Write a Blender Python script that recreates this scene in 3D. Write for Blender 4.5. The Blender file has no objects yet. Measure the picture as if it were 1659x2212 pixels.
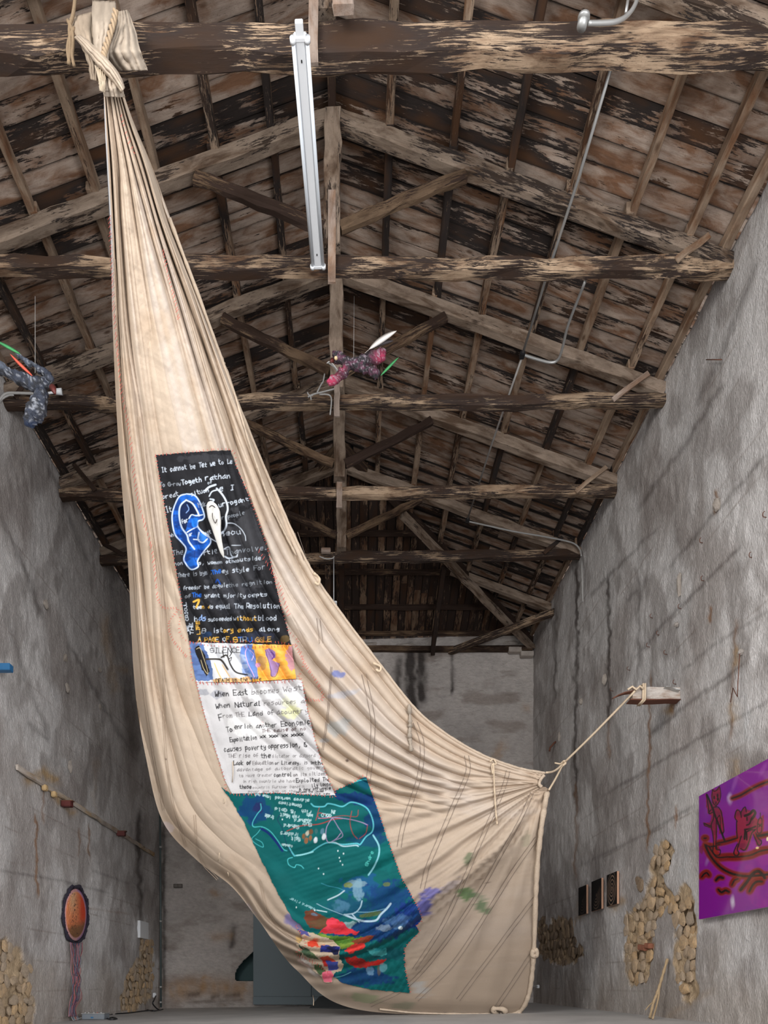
import bpy, bmesh, math, random
import numpy as np
from mathutils import Vector, Matrix
random.seed(7)
SC = bpy.context.scene
COL = SC.collection
# ---------------------------------------------------------------- camera (shift lens, level) and light
F, CX, CY, ZC = 1500.0, 768.0, 2122.0, 0.77
cam_data = bpy.data.cameras.new('camera')
cam = bpy.data.objects.new('camera', cam_data); COL.objects.link(cam)
cam.location = (0, 0, ZC); cam.rotation_euler = (math.radians(90), 0, 0)
cam_data.sensor_fit = 'HORIZONTAL'; cam_data.sensor_width = 36
cam_data.lens = 36 * F / 1659
cam_data.shift_x = (829.5 - CX) / 1659
cam_data.shift_y = (CY - 1106) / 1659
cam_data.clip_end = 200
SC.camera = cam
SC.view_settings.view_transform = 'Standard'; SC.view_settings.look = 'None'
SC.view_settings.gamma = 1; SC.view_settings.use_curve_mapping = False
SC.view_settings.exposure = 0.0
wd = bpy.data.worlds.new('overcast_sky'); SC.world = wd; wd.use_nodes = True
wd.node_tree.nodes['Background'].inputs[0].default_value = (0.93, 0.96, 1.0, 1)
wd.node_tree.nodes['Background'].inputs[1].default_value = WORLD_STRENGTH = 1.55
def area(name, loc, target, size, size_y, power, col):
    d = bpy.data.lights.new(name, 'AREA'); d.shape = 'RECTANGLE'; d.size = size; d.size_y = size_y
    d.energy = power; d.color = col
    o = bpy.data.objects.new(name, d); COL.objects.link(o); o.location = loc
    v = Vector(target) - Vector(loc); o.rotation_euler = v.to_track_quat('-Z', 'Y').to_euler()
    return o
area('daylight_from_yard', (-7.5, -1.0, 9.5), (1.0, 15, 6.5), 4.5, 4.5, 1350, (1.0, 0.965, 0.92))
area('left_wall_fill', (5.0, -2.0, 3.5), (-4.5, 18, 4), 7, 5, 1750, (0.98, 0.98, 1.0))  # unseen fill lamp, added to brighten the left wall

# ---------------------------------------------------------------- helpers
WM = {}
def W(px, py, Y):
    return Vector(((px - CX) * Y / F, Y, ZC + (CY - py) * Y / F))
def proj(P):
    P = np.asarray(P); return CX + F * P[..., 0] / P[..., 1], CY - F * (P[..., 2] - ZC) / P[..., 1]
XR, XL = 5.8, -6.58
def WR(px, py, off=0.0):
    return W(px, py, (XR - off) * F / (px - CX))
def WLf(px, py, off=0.0):
    return W(px, py, (-XL - off) * F / (CX - px))
def WB(px, py, off=0.0):
    return W(px, py, (23.0 - off) / (1 + 0.0606 * (px - CX) / F))
def floorz(x): return 0.0178 * (x + 0.39)
def lin(r, g, b, k=1.0):
    f = lambda c: ((c / 255 + 0.055) / 1.055) ** 2.4 if c > 10 else c / 255 / 12.92
    return (min(1, f(r) * k), min(1, f(g) * k), min(1, f(b) * k))
def setprops(o, label=None, cat=None, group=None, kind=None):
    if label: o['label'] = label
    if cat: o['category'] = cat
    if group: o['group'] = group
    if kind: o['kind'] = kind
    return o
def place(o, M, parent=None):
    if parent is not None:
        o.parent = parent; o.matrix_basis = WM[parent.name].inverted() @ M
    else:
        o.matrix_basis = M
    WM[o.name] = M.copy()
    return o
def thing(name, loc, label, cat, group=None):
    o = bpy.data.objects.new(name, None); COL.objects.link(o); o.empty_display_size = 0.1
    place(o, Matrix.Translation(Vector(loc)))
    return setprops(o, label, cat, group)
def mobj(name, verts, faces, mat, parent=None, smooth=False, cols=None, origin=None, M=None):
    """mesh object; verts are world coordinates unless M (the object's matrix) is given"""
    me = bpy.data.meshes.new(name)
    V = np.asarray(verts, dtype=np.float64).reshape(-1, 3)
    if M is None:
        o3 = V.mean(axis=0) if origin is None else np.array(origin, dtype=float)
        V = V - o3; M = Matrix.Translation(Vector(o3))
    if isinstance(faces, np.ndarray):
        n = faces.shape[1]; nf = faces.shape[0]
        me.vertices.add(len(V)); me.vertices.foreach_set('co', V.astype(np.float32).ravel())
        me.loops.add(nf * n); me.loops.foreach_set('vertex_index', faces.astype(np.int32).ravel())
        me.polygons.add(nf); me.polygons.foreach_set('loop_start', np.arange(0, nf * n, n, dtype=np.int32))
        me.update(calc_edges=True)
    else:
        me.from_pydata([tuple(v) for v in V], [], faces)
    if smooth:
        me.polygons.foreach_set('use_smooth', [True] * len(me.polygons))
    if cols is not None:
        a = me.color_attributes.new('Col', 'FLOAT_COLOR', 'POINT')
        c = np.ones((len(V), 4), dtype=np.float32); c[:, :3] = cols
        a.data.foreach_set('color', c.ravel())
    if mat: me.materials.append(mat)
    o = bpy.data.objects.new(name, me); COL.objects.link(o)
    return place(o, M, parent)
def grid_faces(nu, nv, mask=None):
    i = np.arange(nu - 1)[:, None] * nv + np.arange(nv - 1)[None, :]
    q = np.stack([i, i + 1, i + nv + 1, i + nv], -1).reshape(-1, 4)
    if mask is not None: q = q[mask.reshape(-1)]
    return q
def compact(V, f, *arrs):
    used = np.unique(f); mp = np.full(len(V), -1); mp[used] = np.arange(len(used))
    return (V[used], mp[f]) + tuple(a[used] for a in arrs)
# value noise
def _h(xi, yi, s):
    h = (xi * 374761393 + yi * 668265263 + s * 974711) & 0xffffffff
    h = ((h ^ (h >> 13)) * 1274126177) & 0xffffffff
    return ((h ^ (h >> 16)) & 0xffff) / 65535.0
def vn(x, y, s=0):
    x = np.asarray(x, float); y = np.asarray(y, float)
    xi = np.floor(x).astype(np.int64); yi = np.floor(y).astype(np.int64)
    fx = x - xi; fy = y - yi; fx = fx * fx * (3 - 2 * fx); fy = fy * fy * (3 - 2 * fy)
    a, b, c, d = _h(xi, yi, s), _h(xi + 1, yi, s), _h(xi, yi + 1, s), _h(xi + 1, yi + 1, s)
    return (a * (1 - fx) + b * fx) * (1 - fy) + (c * (1 - fx) + d * fx) * fy
def fbm(x, y, s=0, o=4):
    t = 0; a = .5; n = 0
    for k in range(o):
        t = t + a * vn(x * 2 ** k, y * 2 ** k, s + k * 17); n += a; a *= .5
    return t / n
def sstep(a, b, x):
    t = np.clip((x - a) / (b - a), 0, 1); return t * t * (3 - 2 * t)
def inpoly(x, y, P):
    m = np.zeros(np.shape(x), bool); n = len(P)
    for i in range(n):
        x0, y0 = P[i]; x1, y1 = P[(i + 1) % n]
        if y0 == y1: continue
        c = ((y0 > y) != (y1 > y)) & (x < (x1 - x0) * (y - y0) / (y1 - y0) + x0)
        m ^= c
    return m
def crom(P, n):
    """Catmull-Rom through points P (any dimension), n samples evenly over the segments"""
    P = np.asarray(P, float); Q = np.vstack([2 * P[0] - P[1], P, 2 * P[-1] - P[-2]])
    t = np.linspace(0, len(P) - 1 - 1e-9, n); i = t.astype(int); f = (t - i)[:, None]
    a, b, c, d = Q[i], Q[i + 1], Q[i + 2], Q[i + 3]
    return .5 * (2 * b + (c - a) * f + (2 * a - 5 * b + 4 * c - d) * f ** 2 + (3 * b - a - 3 * c + d) * f ** 3)
def segdist(x, y, P):
    """distance to polyline, parameter 0..1 along it, signed side"""
    best = np.full(np.shape(x), 1e9); par = np.zeros(np.shape(x)); side = np.zeros(np.shape(x))
    n = len(P) - 1
    for i in range(n):
        ax, ay = P[i]; bx, by = P[i + 1]; dx, dy = bx - ax, by - ay; L2 = dx * dx + dy * dy + 1e-9
        t = np.clip(((x - ax) * dx + (y - ay) * dy) / L2, 0, 1)
        d = np.hypot(x - ax - t * dx, y - ay - t * dy)
        s = np.sign(dx * (y - ay) - dy * (x - ax))
        m = d < best
        best = np.where(m, d, best); par = np.where(m, (i + t) / n, par); side = np.where(m, s, side)
    return best, par, side
def tube_geo(pts, r, sides=8, cap=True, v0=0):
    pts = [Vector(p) for p in pts]; n = len(pts)
    rs = r if hasattr(r, '__len__') else [r] * n
    V = []; Fc = []
    t = (pts[1] - pts[0]).normalized()
    nrm = t.orthogonal().normalized()
    for i in range(n):
        t2 = (pts[min(i + 1, n - 1)] - pts[max(i - 1, 0)])
        t2 = t2.normalized() if t2.length > 1e-9 else t
        q = t.rotation_difference(t2); nrm = (q @ nrm).normalized(); t = t2
        b = t.cross(nrm)
        for k in range(sides):
            a = 2 * math.pi * k / sides
            V.append(tuple(pts[i] + (nrm * math.cos(a) + b * math.sin(a)) * rs[i]))
    for i in range(n - 1):
        for k in range(sides):
            a = v0 + i * sides + k; b2 = v0 + i * sides + (k + 1) % sides
            Fc.append((a, b2, b2 + sides, a + sides))
    if cap:
        Fc.append(tuple(v0 + k for k in range(sides))[::-1]); Fc.append(tuple(v0 + (n - 1) * sides + k for k in range(sides)))
    return V, Fc
def tube(name, pts, r, mat, parent=None, sides=8, smooth=True):
    V, Fc = tube_geo(pts, r, sides)
    return mobj(name, V, Fc, mat, parent, smooth, origin=pts[0])
def tubes(name, lst, mat, parent=None, sides=6):
    V = []; Fc = []
    for pts, r in lst:
        a, b = tube_geo(pts, r, sides, True, len(V)); V += a; Fc += b
    return mobj(name, V, Fc, mat, parent, True)
def box_geo(c, s, v0=0, bev=0.0):
    x, y, z = s[0] / 2, s[1] / 2, s[2] / 2
    if bev <= 0:
        V = [(c[0] + a * x, c[1] + b * y, c[2] + d * z) for a in (-1, 1) for b in (-1, 1) for d in (-1, 1)]
        Fc = [(0, 1, 3, 2), (4, 6, 7, 5), (0, 4, 5, 1), (2, 3, 7, 6), (0, 2, 6, 4), (1, 5, 7, 3)]
    else:
        bm = bmesh.new(); bmesh.ops.create_cube(bm, size=1)
        for v in bm.verts: v.co = Vector((v.co.x * s[0] + c[0], v.co.y * s[1] + c[1], v.co.z * s[2] + c[2]))
        bmesh.ops.bevel(bm, geom=bm.edges[:], offset=bev, segments=2, affect='EDGES')
        V = [tuple(v.co) for v in bm.verts]; Fc = [tuple(v.index for v in f.verts) for f in bm.faces]
        bm.free()
    return V, [tuple(i + v0 for i in f) for f in Fc]
def box(name, c, s, mat, parent=None, bev=0.0, rot=None):
    V, Fc = box_geo((0, 0, 0), s, 0, bev)
    M = Matrix.Translation(Vector(c))
    if rot is not None: M = M @ rot
    return mobj(name, V, Fc, mat, parent, M=M)
def frame(p0, p1, up=(0, 0, 1)):
    x = (Vector(p1) - Vector(p0)); L = x.length; x.normalize()
    z = Vector(up) - x * Vector(up).dot(x); z.normalize(); y = z.cross(x)
    M = Matrix((x, y, z)).transposed().to_4x4(); M.translation = (Vector(p0) + Vector(p1)) / 2
    return M, L
def timber_mesh(L, w, h, seg=5, jit=0.004, ch=0.012, rng=random):
    """worn timber along local X: chamfered section, slightly wandering edges"""
    sec = [(-1, -1, 1, 0), (-1, -1, 0, 1), (-1, 1, 0, -1), (-1, 1, 1, 0), (1, 1, -1, 0), (1, 1, 0, -1), (1, -1, 0, 1), (1, -1, -1, 0)]
    if ch <= 0: sec = [(-1, -1, 0, 0), (-1, 1, 0, 0), (1, 1, 0, 0), (1, -1, 0, 0)]
    V = []; n = len(sec)
    for i in range(seg + 1):
        x = -L / 2 + L * i / seg
        oy, oz = rng.gauss(0, jit), rng.gauss(0, jit)
        for a, b, c, d in sec:
            V.append((x, a * w / 2 + c * ch + oy + rng.gauss(0, jit), b * h / 2 + d * ch + oz + rng.gauss(0, jit)))
    Fc = []
    for i in range(seg):
        for k in range(n):
            a = i * n + k; b = i * n + (k + 1) % n; Fc.append((a, a + n, b + n, b))
    Fc.append(tuple(range(n))); Fc.append(tuple(seg * n + k for k in range(n))[::-1])
    return V, Fc
def timber(name, p0, p1, w, h, mat, parent, up=(0, 0, 1), seg=8, jit=0.006, ch=0.014):
    M, L = frame(p0, p1, up)
    V, Fc = timber_mesh(L, w, h, seg, jit, ch)
    return mobj(name, V, Fc, mat, parent, M=M)

# ---------------------------------------------------------------- materials
def mat_new(name):
    m = bpy.data.materials.new(name); m.use_nodes = True
    nt = m.node_tree; b = nt.nodes['Principled BSDF']
    return m, nt, b
def nd(nt, t, **kw):
    n = nt.nodes.new(t)
    for k, v in kw.items():
        if k.startswith('i'): n.inputs[int(k[1:])].default_value = v
        else: setattr(n, k, v)
    return n
def ramp(nt, stops, fac, interp='LINEAR'):
    r = nt.nodes.new('ShaderNodeValToRGB'); r.color_ramp.interpolation = interp
    e = r.color_ramp.elements
    while len(e) > 1: e.remove(e[-1])
    e[0].position = stops[0][0]; e[0].color = tuple(stops[0][1]) + (1,)
    for p, c in stops[1:]:
        q = e.new(p); q.color = tuple(c) + (1,)
    nt.links.new(fac, r.inputs[0]); return r.outputs[0]
def mix(nt, fac, a, b, mode='MIX'):
    n = nt.nodes.new('ShaderNodeMix'); n.data_type = 'RGBA'; n.blend_type = mode
    for s, v in ((n.inputs[0], fac), (n.inputs[6], a), (n.inputs[7], b)):
        if isinstance(v, bpy.types.NodeSocket): nt.links.new(v, s)
        elif isinstance(v, (int, float)): s.default_value = v
        else: s.default_value = tuple(v) + (1,)
    return n.outputs[2]
def mth(nt, op, a, b=None, clamp=False):
    n = nt.nodes.new('ShaderNodeMath'); n.operation = op; n.use_clamp = clamp
    for s, v in ((n.inputs[0], a), (n.inputs[1], b)):
        if v is None: continue
        if isinstance(v, bpy.types.NodeSocket): nt.links.new(v, s)
        else: s.default_value = v
    return n.outputs[0]
def noise(nt, vec, scale, detail=5, rough=.6, dist=0.0):
    n = nt.nodes.new('ShaderNodeTexNoise'); n.inputs['Scale'].default_value = scale
    n.inputs['Detail'].default_value = detail; n.inputs['Roughness'].default_value = rough
    n.inputs['Distortion'].default_value = dist
    if vec is not None: nt.links.new(vec, n.inputs['Vector'])
    return n.outputs[0]
def bump(nt, b, height, strength=.5, dist=.01):
    n = nt.nodes.new('ShaderNodeBump'); n.inputs['Strength'].default_value = strength
    n.inputs['Distance'].default_value = dist
    nt.links.new(height, n.inputs['Height']); nt.links.new(n.outputs[0], b.inputs['Normal'])
def flat(name, col, rough=.6, metal=0.0, vary=.12, scale=20, bmp=0.0):
    m, nt, b = mat_new(name)
    tc = nt.nodes.new('ShaderNodeTexCoord')
    f = noise(nt, tc.outputs['Object'], scale)
    c = mix(nt, f, tuple(x * (1 - vary) for x in col), tuple(min(1, x * (1 + vary)) for x in col))
    nt.links.new(c, b.inputs['Base Color'])
    b.inputs['Roughness'].default_value = rough; b.inputs['Metallic'].default_value = metal
    if bmp: bump(nt, b, f, .6, bmp)
    return m
def wood_mat(name, light, mid, dark, bare=.5, stretch=(1.1, 9, 9), edge=None, stain=.5, vary=.2):
    """old paint flaking off dark timber; grain along local X; each piece differs by its random number"""
    m, nt, b = mat_new(name)
    tc = nt.nodes.new('ShaderNodeTexCoord'); oi = nt.nodes.new('ShaderNodeObjectInfo')
    rnd = oi.outputs['Random']
    cmb = nt.nodes.new('ShaderNodeCombineXYZ')
    for k, mul in enumerate((61.0, 37.0, 83.0)): nt.links.new(mth(nt, 'MULTIPLY', rnd, mul), cmb.inputs[k])
    add = nt.nodes.new('ShaderNodeVectorMath'); add.operation = 'ADD'
    nt.links.new(tc.outputs['Object'], add.inputs[0]); nt.links.new(cmb.outputs[0], add.inputs[1])
    def mp(s):
        n = nt.nodes.new('ShaderNodeMapping'); n.inputs['Scale'].default_value = s
        nt.links.new(add.outputs[0], n.inputs['Vector']); return n.outputs[0]
    A = mth(nt, 'ADD', mth(nt, 'MULTIPLY', noise(nt, mp(stretch), 3.2, 12, .74, .3), .8), mth(nt, 'MULTIPLY', noise(nt, mp(tuple(q * 3.1 for q in stretch)), 3.2, 6, .7), .2))
    B = noise(nt, mp((.55, 1.6, 1.6)), 1.6, 3, .5)
    C = noise(nt, mp((1.0, 3.5, 3.5)), 1.3, 5, .6, .6)
    G = noise(nt, mp((3, 60, 60)), 1.5, 4, .6)
    S = noise(nt, mp((30, 30, 30)), 2.0, 4, .7)
    t = mth(nt, 'ADD', mth(nt, 'MULTIPLY', mth(nt, 'SUBTRACT', rnd, .5), vary), bare)
    t = mth(nt, 'ADD', t, mth(nt, 'MULTIPLY', mth(nt, 'SUBTRACT', B, .5), .62))
    if edge:
        sp = nt.nodes.new('ShaderNodeSeparateXYZ'); nt.links.new(tc.outputs['Object'], sp.inputs[0])
        e = mth(nt, 'POWER', mth(nt, 'DIVIDE', mth(nt, 'ABSOLUTE', sp.outputs[1]), edge), 5.0)
        t = mth(nt, 'ADD', t, mth(nt, 'MULTIPLY', e, .12))
    v = mth(nt, 'SUBTRACT', A, t)
    mask = mth(nt, 'MULTIPLY', mth(nt, 'ADD', v, .012), 42.0, True)     # 1 = paint still on
    lc = mix(nt, noise(nt, mp((.8, 2, 2)), 2.2, 3), light, tuple(x * f for x, f in zip(light, (.86, .80, .74))))
    st = ramp(nt, [(.50 - .12 * stain, (0, 0, 0)), (.66 - .06 * stain, (1, 1, 1))], C)
    lc = mix(nt, mth(nt, 'MULTIPLY', st, .9), lc, mid)
    # grime specks and grain in the paint
    lc = mix(nt, ramp(nt, [(.60, (0, 0, 0)), (.72, (.8, .8, .8))], S), lc, tuple(x * .35 for x in mid))
    lc = mix(nt, .35, lc, ramp(nt, [(.3, (.45, .42, .4)), (.62, (1, 1, 1))], G), 'MULTIPLY')
    vo = nt.nodes.new('ShaderNodeTexVoronoi'); vo.inputs['Scale'].default_value = 1.0
    nt.links.new(mp((1.5, 3.2, 3.2)), vo.inputs['Vector'])
    kn = ramp(nt, [(.05, (1, 1, 1)), (.14, (0, 0, 0))], vo.outputs['Distance'])
    lc = mix(nt, mth(nt, 'MULTIPLY', kn, .8), lc, tuple(x * .4 for x in mid))
    dc = mix(nt, G, dark, tuple(x * 3.2 for x in dark))
    dc = mix(nt, ramp(nt, [(.52, (0, 0, 0)), (.7, (1, 1, 1))], B), dc, tuple(x * .38 for x in mid))
    lc = mix(nt, 1.0, lc, ramp(nt, [(0, (.78, .77, .76)), (1, (1.12, 1.11, 1.1))], mth(nt, 'FRACT', mth(nt, 'MULTIPLY', rnd, 7.31))), 'MULTIPLY')
    sm = ramp(nt, [(.36, (.42, .38, .36)), (.58, (1, 1, 1))], noise(nt, mp((.9, 2.2, 2.2)), 2.6, 6, .62, .4))
    lc = mix(nt, .55, lc, sm, 'MULTIPLY')
    c = mix(nt, mask, dc, lc)
    if edge:
        c = mix(nt, mth(nt, 'MULTIPLY', mth(nt, 'POWER', e, 1.6), 1.0, True), c, tuple(x * 1.2 for x in dark))
    nt.links.new(c, b.inputs['Base Color']); b.inputs['Roughness'].default_value = .86
    b.inputs['Specular IOR Level'].default_value = .25
    hgt = mth(nt, 'ADD', mth(nt, 'MULTIPLY', mask, .6), mth(nt, 'MULTIPLY', G, .4))
    bump(nt, b, hgt, .7, .006)
    return m
LW, MW, DW = lin(178, 163, 151), lin(120, 84, 58), lin(30, 25, 23)
M_PLANK = wood_mat('flaking_painted_planks', LW, MW, DW, .425, (.8, 6.5, 6.5), .15, .7, .30)
M_PURLIN = wood_mat('flaking_painted_purlins', lin(166, 147, 128), MW, DW, .47, (1.4, 10, 10), None, .4, .40)
M_BEAM = wood_mat('weathered_beam_timber', lin(172, 151, 128), lin(92, 66, 48), lin(32, 25, 22), .51, (.55, 12, 12), None, .45, .06)
M_RAFT = wood_mat('painted_rafter_timber', lin(155, 140, 126), lin(90, 70, 54), DW, .38, (1.0, 8, 8), None, .2)
M_STRUT = wood_mat('dark_strut_timber', lin(120, 100, 80), lin(66, 46, 33), lin(34, 24, 19), .56, (.8, 12, 12), None, .2)
M_HIP = wood_mat('dark_hip_planks', lin(128, 108, 90), lin(88, 58, 38), lin(28, 20, 16), .54, (1.2, 7, 7), .12, .8)
M_PALE = wood_mat('pale_batten', lin(168, 154, 144), lin(136, 108, 88), lin(90, 66, 50), .30, (2, 12, 12), None, .2)
M_VOID = flat('soot_black_underlay', lin(20, 16, 13), .95)
def vcol_mat(name, rough=.85, spec=.3, weave=None, grain=.06, gscale=300, bmp=.3, bdist=.004, mapscale=(1, 1, 1), coarse=0.0, coat=0.0, rot=0.0):
    m, nt, b = mat_new(name)
    at = nt.nodes.new('ShaderNodeAttribute'); at.attribute_name = 'Col'
    tc = nt.nodes.new('ShaderNodeTexCoord'); mp = nt.nodes.new('ShaderNodeMapping')
    mp.inputs['Scale'].default_value = mapscale; mp.inputs['Rotation'].default_value = (rot, 0, 0); nt.links.new(tc.outputs['Object'], mp.inputs[0])
    f = noise(nt, mp.outputs[0], gscale, 5, .65)
    r = ramp(nt, [(.25, (1 - grain * 4,) * 3), (.75, (1.0,) * 3)], f)
    c = mix(nt, 1.0, at.outputs['Color'], r, 'MULTIPLY')
    h = f
    if coarse:
        f2 = noise(nt, mp.outputs[0], gscale * .22, 4, .6)
        h = mth(nt, 'ADD', mth(nt, 'MULTIPLY', f2, coarse), f)
    nt.links.new(c, b.inputs['Base Color']); b.inputs['Roughness'].default_value = rough
    b.inputs['Specular IOR Level'].default_value = spec
    b.inputs['Coat Weight'].default_value = coat
    bump(nt, b, h, bmp, bdist)
    return m
M_PLASTER_R = vcol_mat('rough_painted_plaster', .58, .5, grain=.10, gscale=17, bmp=1.0, bdist=.05, mapscale=(1, 2.0, .9), coarse=.7, rot=.45)
M_PLASTER_B = vcol_mat('rough_plaster_end_wall', .75, .3, grain=.07, gscale=9, bmp=.9, bdist=.05, mapscale=(.8, 1, 1.6), coarse=1.2)
M_CLOTH = vcol_mat('unbleached_cotton_cloth', .92, .15, grain=.035, gscale=40, bmp=.25, bdist=.004, mapscale=(3, 3, .35))
M_PATCH = vcol_mat('painted_cotton_patch', .8, .2, grain=.02, gscale=60, bmp=.2, bdist=.003)
M_GLOSSART = vcol_mat('glossy_sprayed_panel', .12, .5, grain=.0, gscale=20, bmp=.0, coat=.6)
M_BEAD = vcol_mat('beaded_surface', .45, .5, grain=.14, gscale=90, bmp=.9, bdist=.02)
M_TINSEL = vcol_mat('glitter_paper_skin', .42, .6, grain=.16, gscale=60, bmp=1.0, bdist=.02)
M_STONE = None
def stone_mat(name, c1, c2):
    m, nt, b = mat_new(name)
    tc = nt.nodes.new('ShaderNodeTexCoord'); oi = nt.nodes.new('ShaderNodeObjectInfo')
    f = noise(nt, tc.outputs['Object'], 3, 6, .65); g = noise(nt, tc.outputs['Object'], 14, 6, .7)
    c = mix(nt, oi.outputs['Random'], c1, c2); c = mix(nt, ramp(nt, [(.3, (0, 0, 0)), (.7, (.7, .7, .7))], f), c, tuple(x * .55 for x in c2))
    nt.links.new(c, b.inputs['Base Color']); b.inputs['Roughness'].default_value = .9
    bump(nt, b, g, .8, .03); return m
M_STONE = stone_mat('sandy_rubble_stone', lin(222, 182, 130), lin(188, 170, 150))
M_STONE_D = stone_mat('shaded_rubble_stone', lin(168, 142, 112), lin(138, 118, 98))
M_LUMP = stone_mat('pale_plaster_lump', lin(190, 180, 172), lin(176, 164, 152))
M_BRICK = stone_mat('old_red_brick', lin(170, 100, 70), lin(150, 96, 72))
M_ROPE = flat('cotton_rope', lin(196, 176, 150), .9, 0, .25, 60, .004)
M_JUTE = flat('brown_jute_rope', lin(128, 108, 84), .95, 0, .3, 60, .004)
M_WHITE = flat('white_enamel', lin(214, 216, 218), .35, 0, .03, 8)
M_GALV = flat('galvanised_conduit', lin(170, 170, 168), .4, .55, .15, 6)
M_CABLE = flat('grey_cable', lin(150, 148, 145), .6, 0, .1, 8)
M_BLACK = flat('black_plastic', lin(22, 22, 24), .5, 0, .2, 20)
M_RUST = flat('rusted_iron', lin(96, 58, 42), .8, .2, .4, 30, .004)
M_BLUE = flat('blue_painted_steel', lin(36, 96, 140), .45, 0, .12, 6)
M_DARKRED = flat('dark_red_steel', lin(88, 36, 32), .6, .2, .3, 20)
M_OCHRE = flat('ochre_stained_plaster', lin(178, 150, 108), .8, 0, .35, 9, .01)
M_SLATE = flat('slate_grey_painted_door', lin(92, 106, 112), .5, 0, .06, 1.2)
M_TEALD = flat('dark_teal_niche_lining', lin(34, 66, 68), .6, 0, .15, 3)
M_THREAD_R = flat('red_thread', lin(190, 84, 76), .8)
M_THREAD_D = flat('dark_seam_thread', lin(74, 66, 62), .9)
M_FLOOR = None
# ---------------------------------------------------------------- floor
def floor_mat():
    m, nt, b = mat_new('worn_concrete')
    tc = nt.nodes.new('ShaderNodeTexCoord')
    f = noise(nt, tc.outputs['Object'], .8, 7, .6, .4); g = noise(nt, tc.outputs['Object'], 14, 6, .7)
    c = ramp(nt, [(.3, lin(150, 148, 146)), (.7, lin(178, 175, 172))], f)
    c = mix(nt, mth(nt, 'MULTIPLY', g, .2), c, lin(140, 136, 132))
    nt.links.new(c, b.inputs['Base Color']); b.inputs['Roughness'].default_value = .55
    bump(nt, b, g, .25, .01); return m
M_FLOOR = floor_mat()
nx, ny = 40, 60
xs = np.linspace(XL - .3, XR + .3, nx); ys = np.linspace(-8, 23.9, ny)
Xg, Yg = np.meshgrid(xs, ys, indexing='ij')
Zg = 0.0178 * (Xg + 0.39) + (fbm(Xg * .7, Yg * .7, 3) - .5) * .012
fl = mobj('floor', np.stack([Xg, Yg, Zg], -1).reshape(-1, 3), grid_faces(nx, ny)[:, ::-1].copy(), M_FLOOR, None, True, origin=(0, 0, 0))
fl['kind'] = 'structure'

# ---------------------------------------------------------------- side walls: rough plaster, stained, lost in places over rubble stone
MAS_A = [(1432,1818),(1450,1835),(1448,1870),(1434,1885),(1440,1920),(1455,1930),(1480,1905),(1492,1925),(1500,2000),(1502,2080),(1506,2155),(1475,2158),(1462,2100),(1457,2050),(1466,2000),(1445,1955),(1416,1985),(1408,2040),(1402,2120),(1366,2128),(1350,2070),(1352,2000),(1350,1972),(1380,1952),(1395,1930),(1402,1880),(1412,1862),(1420,1822)]
MAS_B = [(1163,1988),(1180,1978),(1186,2010),(1196,1985),(1235,1982),(1240,2030),(1257,2062),(1240,2078),(1196,2082),(1168,2062)]
MAS_B2 = [(1374,1892),(1384,1896),(1386,1918),(1377,1912)]
MAS_D = [(-60,2010),(0,2030),(10,2024),(22,2046),(42,2046),(50,2070),(68,2090),(66,2130),(76,2180),(75,2230),(-60,2240)]
MAS_E = [(300,2030),(330,2034),(330,2100),(326,2150),(292,2178),(266,2184),(266,2120),(284,2086),(298,2072)]
def strokes_mask(px, py, lst, warp=3.0):
    wx = px + (fbm(px * .06, py * .06, 5) - .5) * warp * 4; wy = py
    out = np.zeros(np.shape(px))
    for P, w, a in lst:
        x0 = min(p[0] for p in P) - 40; x1 = max(p[0] for p in P) + 40; y0 = min(p[1] for p in P) - 40; y1 = max(p[1] for p in P) + 40
        m = (px > x0) & (px < x1) & (py > y0) & (py < y1)
        if not m.any(): continue
        d, t, s = segdist(wx[m], wy[m], P)
        v = a * np.exp(-(d / w) ** 2) * (.35 + .9 * fbm(px[m] * .08, py[m] * .03, 9)) * sstep(0, .12, t + .06) * sstep(0, .15, 1.06 - t)
        out[m] = np.maximum(out[m], v)
    return out
def mixc(c, col, f):
    return c * (1 - f[..., None]) + np.array(col) * f[..., None]
BASE_W = np.array(lin(222, 217, 214))
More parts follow.
